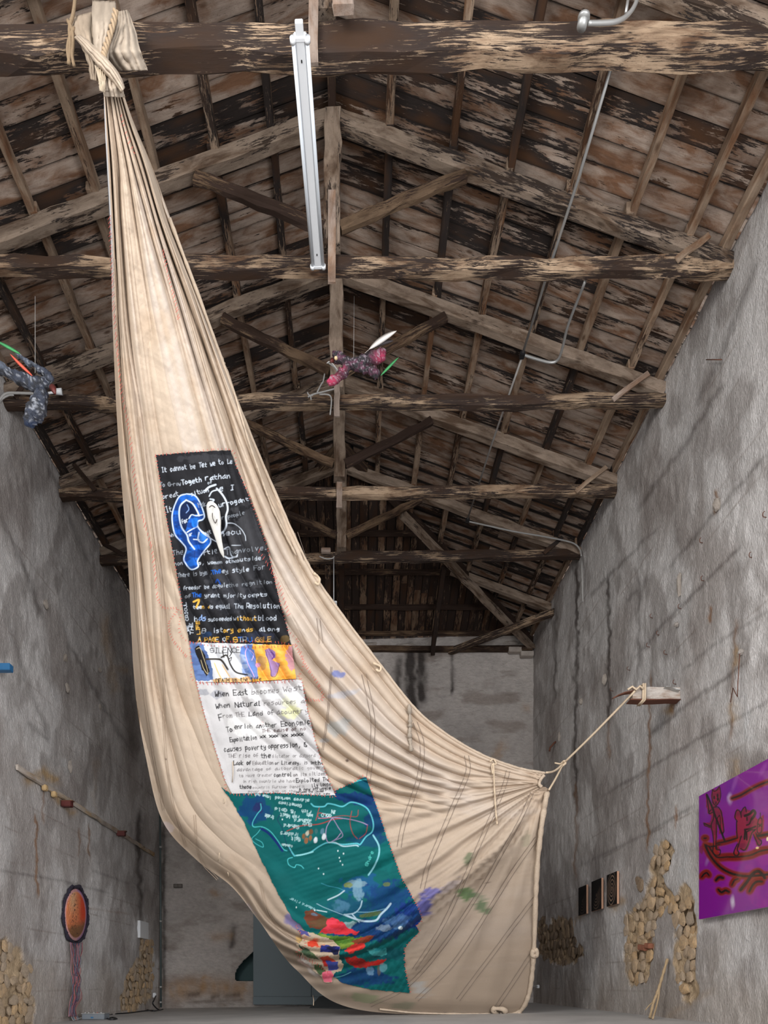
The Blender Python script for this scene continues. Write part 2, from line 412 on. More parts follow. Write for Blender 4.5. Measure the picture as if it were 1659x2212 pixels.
def side_wall(name, X, sgn, y1, mas, mat, dark, rust, pale, ochre):
    na = 640; t = np.linspace(0, 1, na)
    Yv = 5.4 + (y1 - 5.4) * t ** 1.12
    zv = np.arange(-.3, 12.1, .033); nb = len(zv)
    Yg, Zg = np.meshgrid(Yv, zv, indexing='ij')
    n1 = fbm(Yg * .45, Zg * .45, 11, 4); n2 = fbm(Yg * 2.2 + Zg * .8, Zg * 1.1 - Yg * .3, 21, 5); n3 = fbm(Yg * 6.5, Zg * 4.2, 31, 4)
    off = (n1 - .5) * .08 + (n2 - .5) * .04 + (n3 - .5) * .03
    px = CX + F * X / Yg; py = CY - F * (Zg - ZC) / Yg
    mask = np.zeros(px.shape)
    jx = (fbm(Yg * 3, Zg * 3, 77, 4) - .5) * 26; jy = (fbm(Yg * 3, Zg * 3, 78, 4) - .5) * 34
    for P in mas: mask = np.maximum(mask, inpoly(px + jx, py + jy, P))
    k = mask.copy()
    for _ in range(1):
        k[1:-1, 1:-1] = (k[1:-1, 1:-1] * 2 + k[:-2, 1:-1] + k[2:, 1:-1] + k[1:-1, :-2] + k[1:-1, 2:]) / 6
    off = off - k * .045 + k * (fbm(Yg * 4.5, Zg * 4.5, 41, 5) - .5) * .20
    C = BASE_W * (.68 + .56 * fbm(Yg * .6, Zg * .35, 51, 5))[..., None] * (.88 + .24 * n3)[..., None]
    C = mixc(C, lin(158, 146, 139), .6 * sstep(.48, .68, fbm(Yg * .5 - Zg * .35, Zg * .35 + Yg * .4, 61, 5)))
    C = mixc(C, lin(136, 125, 119), .5 * sstep(.50, .68, fbm(Yg * 1.6 - Zg * .9, Zg * .8 + Yg * .8, 62, 5)))
    # horizontal block courses ghosting through
    crs = np.abs(((Zg + .05 * fbm(Yg, Zg, 3)) / .62) % 1 - .5) * 2
    C = mixc(C, lin(140, 124, 114), .5 * sstep(.93, .985, crs) * sstep(.42, .62, fbm(Yg * .9, Zg * 1.2, 63)))
    C = mixc(C, lin(70, 58, 52), np.clip(1.2 * strokes_mask(px, py, dark), 0, .85))
    C = mixc(C, lin(150, 108, 72), np.clip(1.4 * strokes_mask(px, py, rust), 0, .85))
    C = mixc(C, lin(214, 214, 214), np.clip(strokes_mask(px, py, pale, 6), 0, .8))
    C = mixc(C, lin(190, 152, 96), np.clip(strokes_mask(px, py, ochre, 6), 0, .8))
    low = sstep(1.4, .1, Zg + (fbm(Yg, Zg, 90) - .5) * 1.8)
    C = mixc(C, lin(176, 160, 144), .5 * low)
    sand = np.array(lin(212, 184, 148)) * (.62 + .55 * fbm(Yg * 4, Zg * 4, 71, 4))[..., None]
    C = mixc(C, sand, k)
    C = C * 1.0; C = np.where(k[..., None] > 1.1, sand, C)
    V = np.stack([X - sgn * off, Yg, Zg], -1)
    q = grid_faces(na, nb)
    if sgn < 0: q = q[:, ::-1].copy()
    o = mobj(name, V.reshape(-1, 3), q, mat, None, True, cols=C.reshape(-1, 3), origin=(X, 12, 0))
    o['kind'] = 'structure'
    # a solid back to the masonry
    return o
R_DARK = [([(1245,1215),(1244,1500),(1243,1760)],4,.95),([(1314,1240),(1314,1400),(1312,1570)],3.5,.85),([(1199,1300),(1199,1520)],3,.6),([(1381,1250),(1378,1470)],4,.45),
    ([(1600,1180),(1450,1330),(1370,1420)],4,.5),([(1600,1440),(1500,1510),(1400,1590)],5,.5),([(1659,1515),(1520,1590),(1300,1720)],4,.45),([(1560,830),(1480,960),(1380,1100)],6,.5),
    ([(1640,560),(1560,760),(1500,880)],7,.4),([(1420,1140),(1330,1230),(1270,1290)],4,.45),([(1500,1740),(1400,1800),(1250,1870)],4,.4),([(1659,980),(1560,1090),(1440,1230)],5,.45),
    ([(1659,1320),(1560,1380),(1470,1450)],4,.35),([(1400,1250),(1350,1300)],5,.4),([(1460,1020),(1460,1180)],5,.3)]
R_RUST = [([(1402,1450),(1403,1560),(1399,1760),(1400,1840)],3,.8),([(1532,1310),(1532,1345)],3,.8),([(1243,1690),(1243,1900)],3,.5),([(1461,1740),(1461,1790)],2.5,.6),
    ([(1590,1340),(1582,1480),(1580,1600)],4,.4),([(1455,1515),(1452,1540)],5,.9),([(1315,1560),(1312,1640)],3,.4),([(1548,1060),(1545,1110)],4,.7)]
R_PALE = [([(1420,1830),(1418,1900),(1420,1945)],13,.9),([(1478,1830),(1480,1900)],12,.7),([(1385,1970),(1385,2060)],10,.3),([(1610,1500),(1615,1600)],6,.6)]
R_OCHRE = [([(1588,1400),(1586,1440)],9,.6),([(1582,1520),(1580,1560)],10,.5),([(1588,1640),(1584,1680)],12,.5),([(1325,1965),(1345,1940)],9,.7),([(1250,1985),(1252,1950)],7,.6),([(1540,2140),(1430,2205)],8,.3),([(1440,1540),(1456,1528)],8,.7)]
L_DARK = [([(300,1750),(301,1900),(302,1985)],6,.9),([(0,1110),(60,1240),(90,1330)],6,.5),([(20,1350),(60,1470),(110,1600)],6,.4),([(150,1390),(230,1540),(300,1650)],5,.45),([(100,1000),(150,1120),(190,1220)],6,.5),
    ([(0,1880),(120,1900),(240,1930)],3,.4),([(200,1880),(280,1910)],3,.35),([(60,1560),(110,1600)],6,.4),([(240,1200),(262,1400),(290,1640)],14,.55)]
L_RUST = [([(78,1760),(78,1850),(79,1940)],2.5,.9),([(193,1780),(194,1850)],2,.8),([(172,1790),(173,1850)],2,.5),([(95,1700),(92,1780)],2.5,.5),([(180,1960),(280,1975)],2,.3)]
L_PALE = [([(145,1640),(150,1670)],6,.7),([(110,1480),(130,1510)],10,.3)]
L_OCHRE = [([(225,1330),(238,1420),(246,1500)],9,.55),([(240,1440),(275,1450)],8,.5),([(60,1690),(100,1665),(120,1690)],10,.9),([(120,1720),(160,1760)],7,.7),([(0,2040),(60,2150)],30,.35),([(205,1640),(208,1760)],5,.2)]
wall_right = side_wall('wall_right', XR, 1, 22.75, [MAS_A, MAS_B, MAS_B2], M_PLASTER_R, R_DARK, R_RUST, R_PALE, R_OCHRE)
wall_left = side_wall('wall_left', XL, -1, 23.5, [MAS_D, MAS_E], M_PLASTER_R, L_DARK, L_RUST, L_PALE, L_OCHRE)

# back wall with a ragged niche beside the door
NICHE = [(549,2055),(538,2064),(525,2076),(514,2090),(508,2103),(508,2113),(514,2118),(530,2119),(549,2118)]
xv = np.arange(XL - .15, XR + .18, .036); zv = np.arange(-.3, 12.15, .036)
Xg, Zg = np.meshgrid(xv, zv, indexing='ij'); Yb = 23.0 - .0606 * Xg
px = CX + F * Xg / Yb; py = CY - F * (Zg - ZC) / Yb
n1 = fbm(Xg * .5, Zg * .8, 111); n2 = fbm(Xg * 2, Zg * 4, 121, 5); n3 = fbm(Xg * 7, Zg * 7, 131)
off = (n1 - .5) * .08 + (n2 - .5) * .06 + (n3 - .5) * .03
C = np.array(lin(190, 182, 176)) * (.62 + .66 * fbm(Xg * .6, Zg * .6, 141, 5))[..., None] * (.88 + .24 * n3)[..., None]
C = mixc(C, lin(132, 118, 108), .6 * sstep(.5, .7, fbm(Xg * .8, Zg * 2.4, 151, 5)))
dk = strokes_mask(px, py, [([(885,1395),(888,1470),(895,1560)],12,.95),([(908,1395),(910,1520)],12,.85),([(975,1400),(978,1500)],5,.7),([(860,1420),(862,1520)],9,.6),([(353,1790),(352,2170)],6,.5),([(400,1820),(470,1900)],20,.35),([(505,2000),(500,2050)],8,.5)])
C = mixc(C, lin(48, 41, 38), np.clip(1.5 * dk, 0, .92))
oc = strokes_mask(px, py, [([(370,2140),(450,2130),(540,2140)],22,.75),([(455,2025),(500,2020)],10,.5),([(1065,1650),(1090,1600)],9,.5),([(460,1925),(475,1932)],8,.6),([(440,2110),(455,2116)],8,.7),([(1130,1530),(1145,1530)],8,.5)], 8)
C = mixc(C, lin(168, 128, 84), np.clip(oc, 0, .8))
br = strokes_mask(px, py, [([(400,2150),(430,2146)],7,.8),([(455,2156),(475,2150)],7,.7),([(490,2152),(520,2148)],6,.8),([(400,2165),(530,2160)],4,.5)], 6)
C = mixc(C, lin(72, 54, 42), np.clip(br, 0, .8))
V = np.stack([Xg, Yb - off, Zg], -1)
inn = inpoly(px, py, NICHE)
cm = ~(inn[:-1, :-1] | inn[1:, 1:])
q = grid_faces(len(xv), len(zv), cm)[:, ::-1].copy()
Vc, q, Cc = compact(V.reshape(-1, 3), q, C.reshape(-1, 3))
wall_back = mobj('wall_back', Vc, q, M_PLASTER_B, None, True, cols=Cc, origin=(0, 23, 0)); wall_back['kind'] = 'structure'
box('niche_back', WB(530, 2090, -.62), (1.6, .04, 2.4), M_TEALD, wall_back)
for s_ in (-1, 1): box('niche_side', WB(530 + s_ * 46, 2090, -.36), (.04, .5, 2.4), M_TEALD, wall_back)
nf = [WB(x, y, .05) for x, y in NICHE]; nb_ = [WB(x, y, -.45) for x, y in NICHE]
n = len(NICHE)
mobj('niche_lining', [tuple(v) for v in nf + nb_], [(i, (i + 1) % n, (i + 1) % n + n, i + n) for i in range(n)] + [tuple(range(n, 2 * n))], M_TEALD, wall_back)

# stones of the exposed masonry
def hull_mesh(seed, npt=20):
    r = random.Random(seed); bm = bmesh.new()
    for i in range(npt):
        z = 1 - 2 * (i + .5) / npt; a = i * 2.399963 + r.random() * .8; q_ = math.sqrt(1 - z * z)
        v = Vector((math.cos(a) * q_, math.sin(a) * q_, z))
        m_ = max(abs(v.x), abs(v.y), abs(v.z)); v = v * (.55 + .45 / m_ * .8) * (1 + r.uniform(-.24, .16))
        bm.verts.new(v)
    bmesh.ops.convex_hull(bm, input=bm.verts[:])
    me = bpy.data.meshes.new('stone'); bm.to_mesh(me); bm.free(); return me
HM = {}
def stone_meshes(mat):
    if mat.name not in HM:
        HM[mat.name] = []
        for s in range(6):
            me = hull_mesh(s); me.materials.append(mat); HM[mat.name].append(me)
    return HM[mat.name]
def lump(name, c, s, mat, parent, nrm_x=True, ang=0.0):
    me = random.choice(stone_meshes(mat)); o = bpy.data.objects.new(name, me); COL.objects.link(o)
    M = Matrix.Translation(Vector(c)) @ Matrix.Rotation(ang, 4, 'X' if nrm_x else 'Y') @ Matrix.Diagonal((s[0], s[1], s[2], 1))
    return place(o, M, parent)
def stones(P, X, parent, step, mat, lo=.10, hi=.19):
    Xa = abs(X); sg = 1 if X > 0 else -1
    pts = []
    for (x, y) in P:
        Y = Xa * F / (sg * (x - CX)); pts.append((Y, ZC + (CY - y) * Y / F))
    y0, y1 = min(p[0] for p in pts), max(p[0] for p in pts); z0, z1 = max(min(p[1] for p in pts), .02), max(p[1] for p in pts)
    z = z0; row = 0; cnt = 0
    while z < z1:
        y = y0 + random.random() * step
        while y < y1:
            yy = y + random.uniform(-.04, .04); zz = z + random.uniform(-.04, .04)
            pxx = CX + F * X / yy; pyy = CY - F * (zz - ZC) / yy
            w_ = random.uniform(lo, hi)
            if inpoly(np.array([pxx]), np.array([pyy]), P)[0] and random.random() < .86:
                lump('stone', (X + sg * random.uniform(-.015, .02), yy, zz), (.03 + random.random() * .025, w_, w_ * random.uniform(.55, 1.05)), mat, parent, True, random.uniform(-1.2, 1.2)); cnt += 1
            y += w_ * 1.7
        z += step * .75
    return cnt
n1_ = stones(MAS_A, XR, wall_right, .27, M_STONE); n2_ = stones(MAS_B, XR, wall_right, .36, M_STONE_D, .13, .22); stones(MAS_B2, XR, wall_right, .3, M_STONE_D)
n3_ = stones(MAS_D, XL, wall_left, .27, M_STONE); n4_ = stones(MAS_E, XL, wall_left, .3, M_STONE, .10, .18)
print('stones', n1_, n2_, n3_, n4_)
for (x, y, w_, h_) in ((1390, 2047, .16, .055), (1402, 2043, .1, .05)):
    box('brick', WR(x, y, .02), (.12, w_ * 2, h_ * 2), M_BRICK, wall_right, .01, Matrix.Rotation(.12, 4, 'X'))
for (x, y, a, b_) in ((1467,1262,.05,.22),(1306,1467,.06,.15),(1255,1515,.07,.08),(1208,1590,.06,.16),(1548,1090,.08,.10),(1461,1349,.05,.05),(1600,1408,.05,.05)):
    lump('plaster_lump', WR(x, y, .03), (.06, a, b_), M_LUMP, wall_right)
for (x, y, a, b_) in ((152,1655,.06,.16),(100,1305,.08,.1),(141,1420,.06,.1),(216,1527,.07,.07),(216,1447,.05,.06),(146,1485,.1,.12)):
    lump('plaster_lump', WLf(x, y, .02), (.05, a, b_), M_LUMP, wall_left)
for (x, y) in ((1523,1255),(1473,1315),(1426,1372),(1404,1398),(1442,1414),(1462,1478),(1362,1448),(1658,1118),(1628,1205),(1412,1335),(1520,1173),(1325,1493)):
    c = WR(x, y, -.02); s = .055
    tube('hook', [c, c + Vector((-.06, 0, .01)), c + Vector((-.08, -.02, .025)), c + Vector((-.08, -.03, .05)), c + Vector((-.06, -.035, .065))], .006, M_RUST, wall_right, 6)
c = WR(1598, 1410, .05)
tube('wire', [c, c + Vector((-.03, 0, -.5)), c + Vector((-.03, .01, -.66)), c + Vector((-.03, .08, -.55)), c + Vector((-.03, .13, -.47)), c + Vector((-.03, .2, -.66))], .007, M_RUST, wall_right, 5)
a_, b_ = WR(1532, 777, .02), WR(1566, 777, .02)
tube('wire', [a_ + Vector((-.05, 0, 0)), b_ + Vector((-.05, 0, 0))], .008, M_RUST, wall_right, 5)
for (x, y) in ((1197, 1605), ):
    c = WR(x, y, .05); tube('hook', [c + Vector((.08, 0, .05)), c, c + Vector((-.1, .05, -.12)), c + Vector((-.12, .05, -.22))], .028, M_RUST, wall_right, 6)
# thin wall cracks of courses on the back wall top: plate, loose bricks
timber('wall_plate', WB(640, 1402, .1), WB(1150, 1402, .1), .18, .16, M_STRUT, wall_back)
for x, y in ((1138, 1414), (1112, 1405)):
    box('brick', WB(x, y, .12), (.42, .2, .16), M_LUMP, wall_back, .015)
for (x, y, a, b_) in ((1068,1404,.45,.14),(1105,1392,.3,.12),(1020,1392,.35,.10),(1140,1392,.2,.12),(880,1396,.5,.12),(800,1396,.4,.12)):
    lump('stone', WB(x, y, -.05), (a, .16, b_), M_LUMP, wall_back, False)

# ---------------------------------------------------------------- roof
XC = -.36; RZ = 13.47 + ZC; SL = .366                    # rafters' top at the ridge (world z), slope
def rz(x): return RZ - SL * abs(x - XC)
YH = 17.4                                                # ridge ends, hip begins
HS = .407
nzr = Vector((SL, 0, 1)).normalized()
def ceiling(name, quad):
    V = [Vector(p) for p in quad]; up = Vector((0, 0, .05))
    n = len(V)
    o = mobj(name, [tuple(v) for v in V] + [tuple(v + up) for v in V], [tuple(range(n)), tuple(range(n, 2 * n))[::-1]] + [(i, i + n, (i + 1) % n + n, (i + 1) % n) for i in range(n)], M_VOID, origin=tuple(V[0]))
    o['kind'] = 'structure'; return o
PT = .17                                                 # purlin depth
def roofz(x, e=0): return rz(x) + PT + e
ce = .05
Y0R = 5.6
ceil_r = ceiling('ceiling', [(XC, Y0R, roofz(XC, ce)), (XR + .35, Y0R, roofz(XR + .35, ce)), (XR + .35, 23.4, roofz(XR + .35, ce)), (XC, YH, roofz(XC, ce))])
ceil_l = ceiling('ceiling', [(XC, Y0R, roofz(XC, ce)), (XC, YH, roofz(XC, ce)), (XL - .35, 23.9, roofz(XL - .35, ce)), (XL - .35, Y0R, roofz(XL - .35, ce))])
ceil_b = ceiling('ceiling', [(XC, YH, roofz(XC, ce)), (XR + .35, 23.4, roofz(XR + .35, ce)), (XL - .35, 23.9, roofz(XL - .35, ce))])
rng = random.Random(3)
PM = {}
def plank_mesh(L, w, mat):
    k = (round(L, 1), round(w, 2), mat.name)
    if k not in PM:
        V, Fc = timber_mesh(k[0], k[1], .026, 3, .003, 0, rng)
        me = bpy.data.meshes.new('plank'); me.from_pydata(V, [], Fc); me.materials.append(mat); PM[k] = me
    return PM[k], k[0]
NP = 0
def plank(p0, p1, w, mat, parent, up):
    global NP
    M, L = frame(p0, p1, up)
    if L < .25: return
    me, L2 = plank_mesh(L, w, mat)
    o = bpy.data.objects.new('plank', me); COL.objects.link(o)
    place(o, M @ Matrix.Rotation(rng.gauss(0, .012), 4, 'X') @ Matrix.Diagonal((L / L2 * .998, 1, 1, 1)), parent); NP += 1
for sgn, parent in ((1, ceil_r), (-1, ceil_l)):
    up = Vector((sgn * SL, 0, 1)); y = Y0R
    xe = (XR + .25) if sgn > 0 else (XL - .25)
    while y < 23.2:
        w = rng.uniform(.25, .31) if y < 17 else rng.uniform(.33, .4)
        yc = y + w / 2
        s0 = XC if yc < YH else XC + sgn * (yc - YH) / .9 * .98
        span = abs(xe - s0)
        k = 3 if (span > 4 and rng.random() < .35) else (2 if span > 2.5 else 1)
        if y > 12 and k == 3: k = 2
        cuts = [0] + sorted(round(span * (j + 1) / k / .92 + rng.uniform(-1, 1)) * .92 for j in range(k - 1)) + [span]
        for a, b_ in zip(cuts, cuts[1:]):
            if b_ - a < .3: continue
            xa, xb = s0 + sgn * a, s0 + sgn * b_
            dz = rng.uniform(0, .012)
            plank((xa, yc, roofz(xa) + dz + .013), (xb, yc, roofz(xb) + dz + .013), w - .012, M_PLANK, parent, up)
        y += w
x = XL - .1
def hipz(Yv): return roofz(XC) - HS * (Yv - YH)
while x < XR + .1:
    w = rng.uniform(.2, .27); xc = x + w / 2; ys = YH + abs(xc - XC) * .9
    if ys < 23.0:
        for a, b_ in (((ys, 23.25),) if 23.25 - ys < 2.5 else ((ys, (ys + 23.2) / 2), ((ys + 23.2) / 2, 23.25))):
            plank((xc, a, hipz(a) + .013), (xc, b_, hipz(b_) + .013), w - .012, M_HIP, ceil_b, Vector((0, HS, 1)))
    x += w
print('planks', NP)
TY = [8.22, 10.65, 12.95, 15.35, 17.86]
# purlins: one piece per bay
for sgn, parent in ((1, ceil_r), (-1, ceil_l)):
    for i in range(1, 8):
        xo = .92 * i if i < 7 else (6.05 if sgn > 0 else 6.12)
        xp = XC + sgn * xo
        yend = YH + xo * .9
        ends = [Y0R] + [t + .1 for t in TY if t < yend - .8] + [min(yend, 23.0)]
        for a, b_ in zip(ends, ends[1:]):
            dx = rng.uniform(-.035, .035); w = rng.uniform(.10, .13)
            z = roofz(xp) - PT / 2
            timber('purlin', (xp + dx, a - .12, z), (xp + dx + rng.uniform(-.03, .03), b_ + .12, z), w, PT, M_PURLIN, parent, seg=6, jit=.004)
timber('ridge_beam', (XC, Y0R, roofz(XC) - PT / 2 - .03), (XC, YH + .1, roofz(XC) - PT / 2 - .03), .13, .2, M_STRUT, ceil_r)
for Yh in (18.5, 19.6, 20.7, 21.8, 22.7):
    hw = (Yh - YH) / .9
    z = hipz(Yh) - .07
    timber('purlin', (max(XC - hw, XL + .1), Yh, z), (min(XC + hw, XR - .1), Yh, z), .12, .13, M_STRUT, ceil_b, up=(0, HS, 1), seg=10)
for sgn, xe in ((1, XR), (-1, XL)):
    ye = 22.75 if sgn > 0 else 23.3
    timber('hip_rafter', (XC, YH, RZ - .02), (xe, ye, rz(xe) - .05), .16, .22, M_STRUT, ceil_b, seg=12)
timber('hip_jack', W(958, 1226, 19.6), W(934, 1412, 22.6), .14, .16, M_HIP, ceil_b)
timber('hip_jack', W(738, 1226, 19.6), W(738, 1400, 22.6), .16, .16, M_HIP, ceil_b)
timber('hip_jack', W(708, 1226, 19.7), W(708, 1400, 22.6), .16, .16, M_PURLIN, ceil_b)
timber('jack_rafter', (2.84, 20.6, 12.22 + ZC), (5.85, 20.6, 11.08 + ZC), .16, .2, M_RAFT, ceil_r)
timber('jack_rafter', (-3.6, 20.6, 12.22 + ZC), (-6.6, 20.6, 11.08 + ZC), .16, .2, M_RAFT, ceil_l)
timber('dragon_beam', W(870, 1112, 18.0), W(1150, 1400, 22.5), .2, .14, M_RAFT, ceil_b, seg=12)
timber('corner_tie', WR(1198, 1322, -.02), WB(972, 1408, -.02), .17, .19, M_BEAM, ceil_b)

# ---------------------------------------------------------------- five tied trusses
ORD = ['nearest truss, the hanging cloth knotted round its tie beam',
       'second truss from the front, reached by the far end of the white lamp',
       'third truss from the front, just behind the pink hanging figure',
       'fourth truss from the front, level with the black writing patch',
       'farthest truss, last before the hipped roof end']
TD = [ # Y, top-y L,R ; front-bottom-y L,R ; depth
    (8.22, (48, 34), (108, 100), .25), (10.65, (545, 552), (578, 578), .2), (12.95, (850, 848), (874, 868), .2),
    (15.35, (1052, 1044), (1074, 1064), .2), (17.86, (1198, 1182), (1215, 1202), .2)]
for i, (Yt, (tl, tr), (bl, br_), dep) in enumerate(TD):
    t = thing('roof_truss', (XC, Yt, 10.95 + ZC), 'weathered timber ' + ORD[i], 'roof truss', 'roof trusses')
    z = lambda y: ZC + (CY - y) * Yt / F
    xl, xr = XL - .1, XR + .1
    hL, hR = (bl - tl) * Yt / F, (br_ - tr) * Yt / F; h = (hL + hR) / 2
    timber('tie_beam', (xl, Yt + dep / 2, (z(tl) + z(bl)) / 2), (xr, Yt + dep / 2, (z(tr) + z(br_)) / 2), dep, h, M_BEAM, t, seg=26, jit=.012, ch=.03)
    zt = max(z(tl), z(tr))
    for sgn, xe in ((1, XR), (-1, XL)):
        timber('rafter', (XC + sgn * .02, Yt + .1, RZ - .11), (xe, Yt + .1, rz(xe) - .11), .2, .22, M_RAFT, t, seg=16, jit=.006, ch=.02)
    kb = z([160, 530, 836, 1030, 1182][i]) if i else zt + .08
    timber('king_post', (XC, Yt + .09, kb), (XC, Yt + .09, RZ - .05), .21, .25, M_RAFT, t, up=(1, 0, 0), seg=8)
    for sgn, xe in ((1, 2.05), (-1, -2.12)):
        x0 = XC + sgn * .12; x1 = XC + sgn * abs(xe)
        timber('strut', (x0, Yt + .05, kb + .32), (x1, Yt + .05, rz(x1) - .28), .13, .17, M_STRUT, t, seg=8, jit=.008, ch=.03)
    sx = [(668, 688, -60, 150), (709, 725, 420, 618), (722, 734, 826, 905), (727, 739, 1045, 1100), (730, 738, 1180, 1190)][i]
    if i < 4:
        xm = ((sx[0] + sx[1]) / 2 - CX) * Yt / F; ww = (sx[1] - sx[0]) * Yt / F
        timber('batten', (xm, Yt - .045, z(sx[3])), (xm, Yt - .045, z(sx[2])), .035, ww, M_PALE, t, up=(1, 0, 0), seg=5, jit=.003, ch=0)
    br2 = [None, ((1532, 508), (1460, 562)), ((1402, 806), (1325, 864)), ((1310, 1008), (1244, 1062)), ((1215, 1160), (1175, 1195))][i]
    if br2:
        p, q2 = W(br2[0][0], br2[0][1], Yt - .04), W(br2[1][0], br2[1][1], Yt - .04)
        timber('brace_strip', p, q2, .03, .09, M_PURLIN if i != 2 else M_PALE, t, up=(1, 0, .5), seg=3, ch=0)
    if i in (2, 3, 4):
        bl2 = [((30, 858), (75, 800)), ((160, 1003), (205, 1060)), ((225, 1175), (270, 1200))][i - 2]
        timber('brace_strip', W(bl2[0][0], bl2[0][1], Yt - .04), W(bl2[1][0], bl2[1][1], Yt - .04), .03, .09, M_STRUT, t, up=(1, 0, .5), seg=3, ch=0)
# short stub end beside the nearest king post
timber('post_stub', W(742, -60, 8.0), W(742, 26, 8.0), .1, .24, M_PALE, ceil_r, up=(1, 0, 0), seg=3)
# ---------------------------------------------------------------- handwriting and paint canvases
GL = {'A':'02 28 42|15 35','B':'02 08 38 46 35 05|35 44 32 02','C':'47 28 06 04 22 43','D':'02 08 28 46 44 22 02','E':'48 08 02 42|05 35','F':'48 08 02|05 35','G':'47 28 06 04 22 42 45 25',
'H':'08 02|48 42|05 45','I':'18 38|28 22|12 32','J':'48 43 22 03','K':'08 02|48 05 42','L':'08 02 42','M':'02 08 25 48 42','N':'02 08 42 48','O':'28 06 04 22 44 46 28','P':'02 08 38 46 34 04','Q':'28 06 04 22 44 46 28|23 41',
'R':'02 08 38 46 34 04|24 42','S':'47 28 07 05 45 43 22 03','T':'08 48|28 22','U':'08 04 22 44 48','V':'08 22 48','W':'08 12 25 32 48','X':'08 42|48 02','Y':'08 25 48|25 22','Z':'08 48 02 42',
'a':'36 15 03 12 33|37 33 42','b':'08 02|05 36 34 22 02','c':'35 16 04 12 33','d':'38 32|34 16 04 12 33','e':'04 34 36 16 04 12 32','f':'38 28 17 12|05 35','g':'35 16 04 13 34|36 31 10','h':'08 02|05 26 34 32','i':'26 22|28 27','j':'26 21 00|28 27','k':'08 02|36 04 32','l':'18 12 22','m':'06 02|05 16 22|25 36 42','n':'06 02|04 26 34 32',
'o':'16 04 12 33 35 16','p':'06 00|05 26 35 33 13 03','q':'35 16 04 13 34|36 30','r':'06 02|04 16 36','s':'36 16 05 34 22 02','t':'18 13 32|06 36','u':'06 03 12 33|36 32','v':'06 12 36','w':'06 12 24 32 46','x':'06 32|36 02','y':'06 13 34|36 31 00','z':'06 36 02 32',
',':'23 11','.':'12 22','&':'42 08 28 06 03 22 44','-':'14 34','*':'06 42|46 02|24 23','+':'14 54|26 22'}
prng = random.Random(11)
def text_strokes(s, p0, p1, h, jit=.35):
    """stroke list (px) for a handwritten line from p0 to p1, cap height h"""
    p0 = np.array(p0, float); p1 = np.array(p1, float); L = np.linalg.norm(p1 - p0); d = (p1 - p0) / L
    up = np.array((d[1], -d[0])); adv = L / max(1, len(s)); out = []
    for k, ch in enumerate(s):
        if ch == ' ' or ch not in GL: continue
        sc = h / 6 * prng.uniform(.88, 1.12); by = prng.uniform(-.08, .08) * h; ox = k * adv + prng.uniform(-.06, .06) * adv
        sx = min(adv * .82 / 4, sc * 1.5); sl = prng.uniform(-.08, .12)
        for part in GL[ch].split('|'):
            P = []
            for t in part.split():
                x, y = int(t[0]) + prng.uniform(-jit, jit) * .6, int(t[1]) - 2 + prng.uniform(-jit, jit) * .6
                P.append(p0 + d * (ox + (x + sl * y) * sx) + up * (y * sc + by))
            out.append(P)
    return out
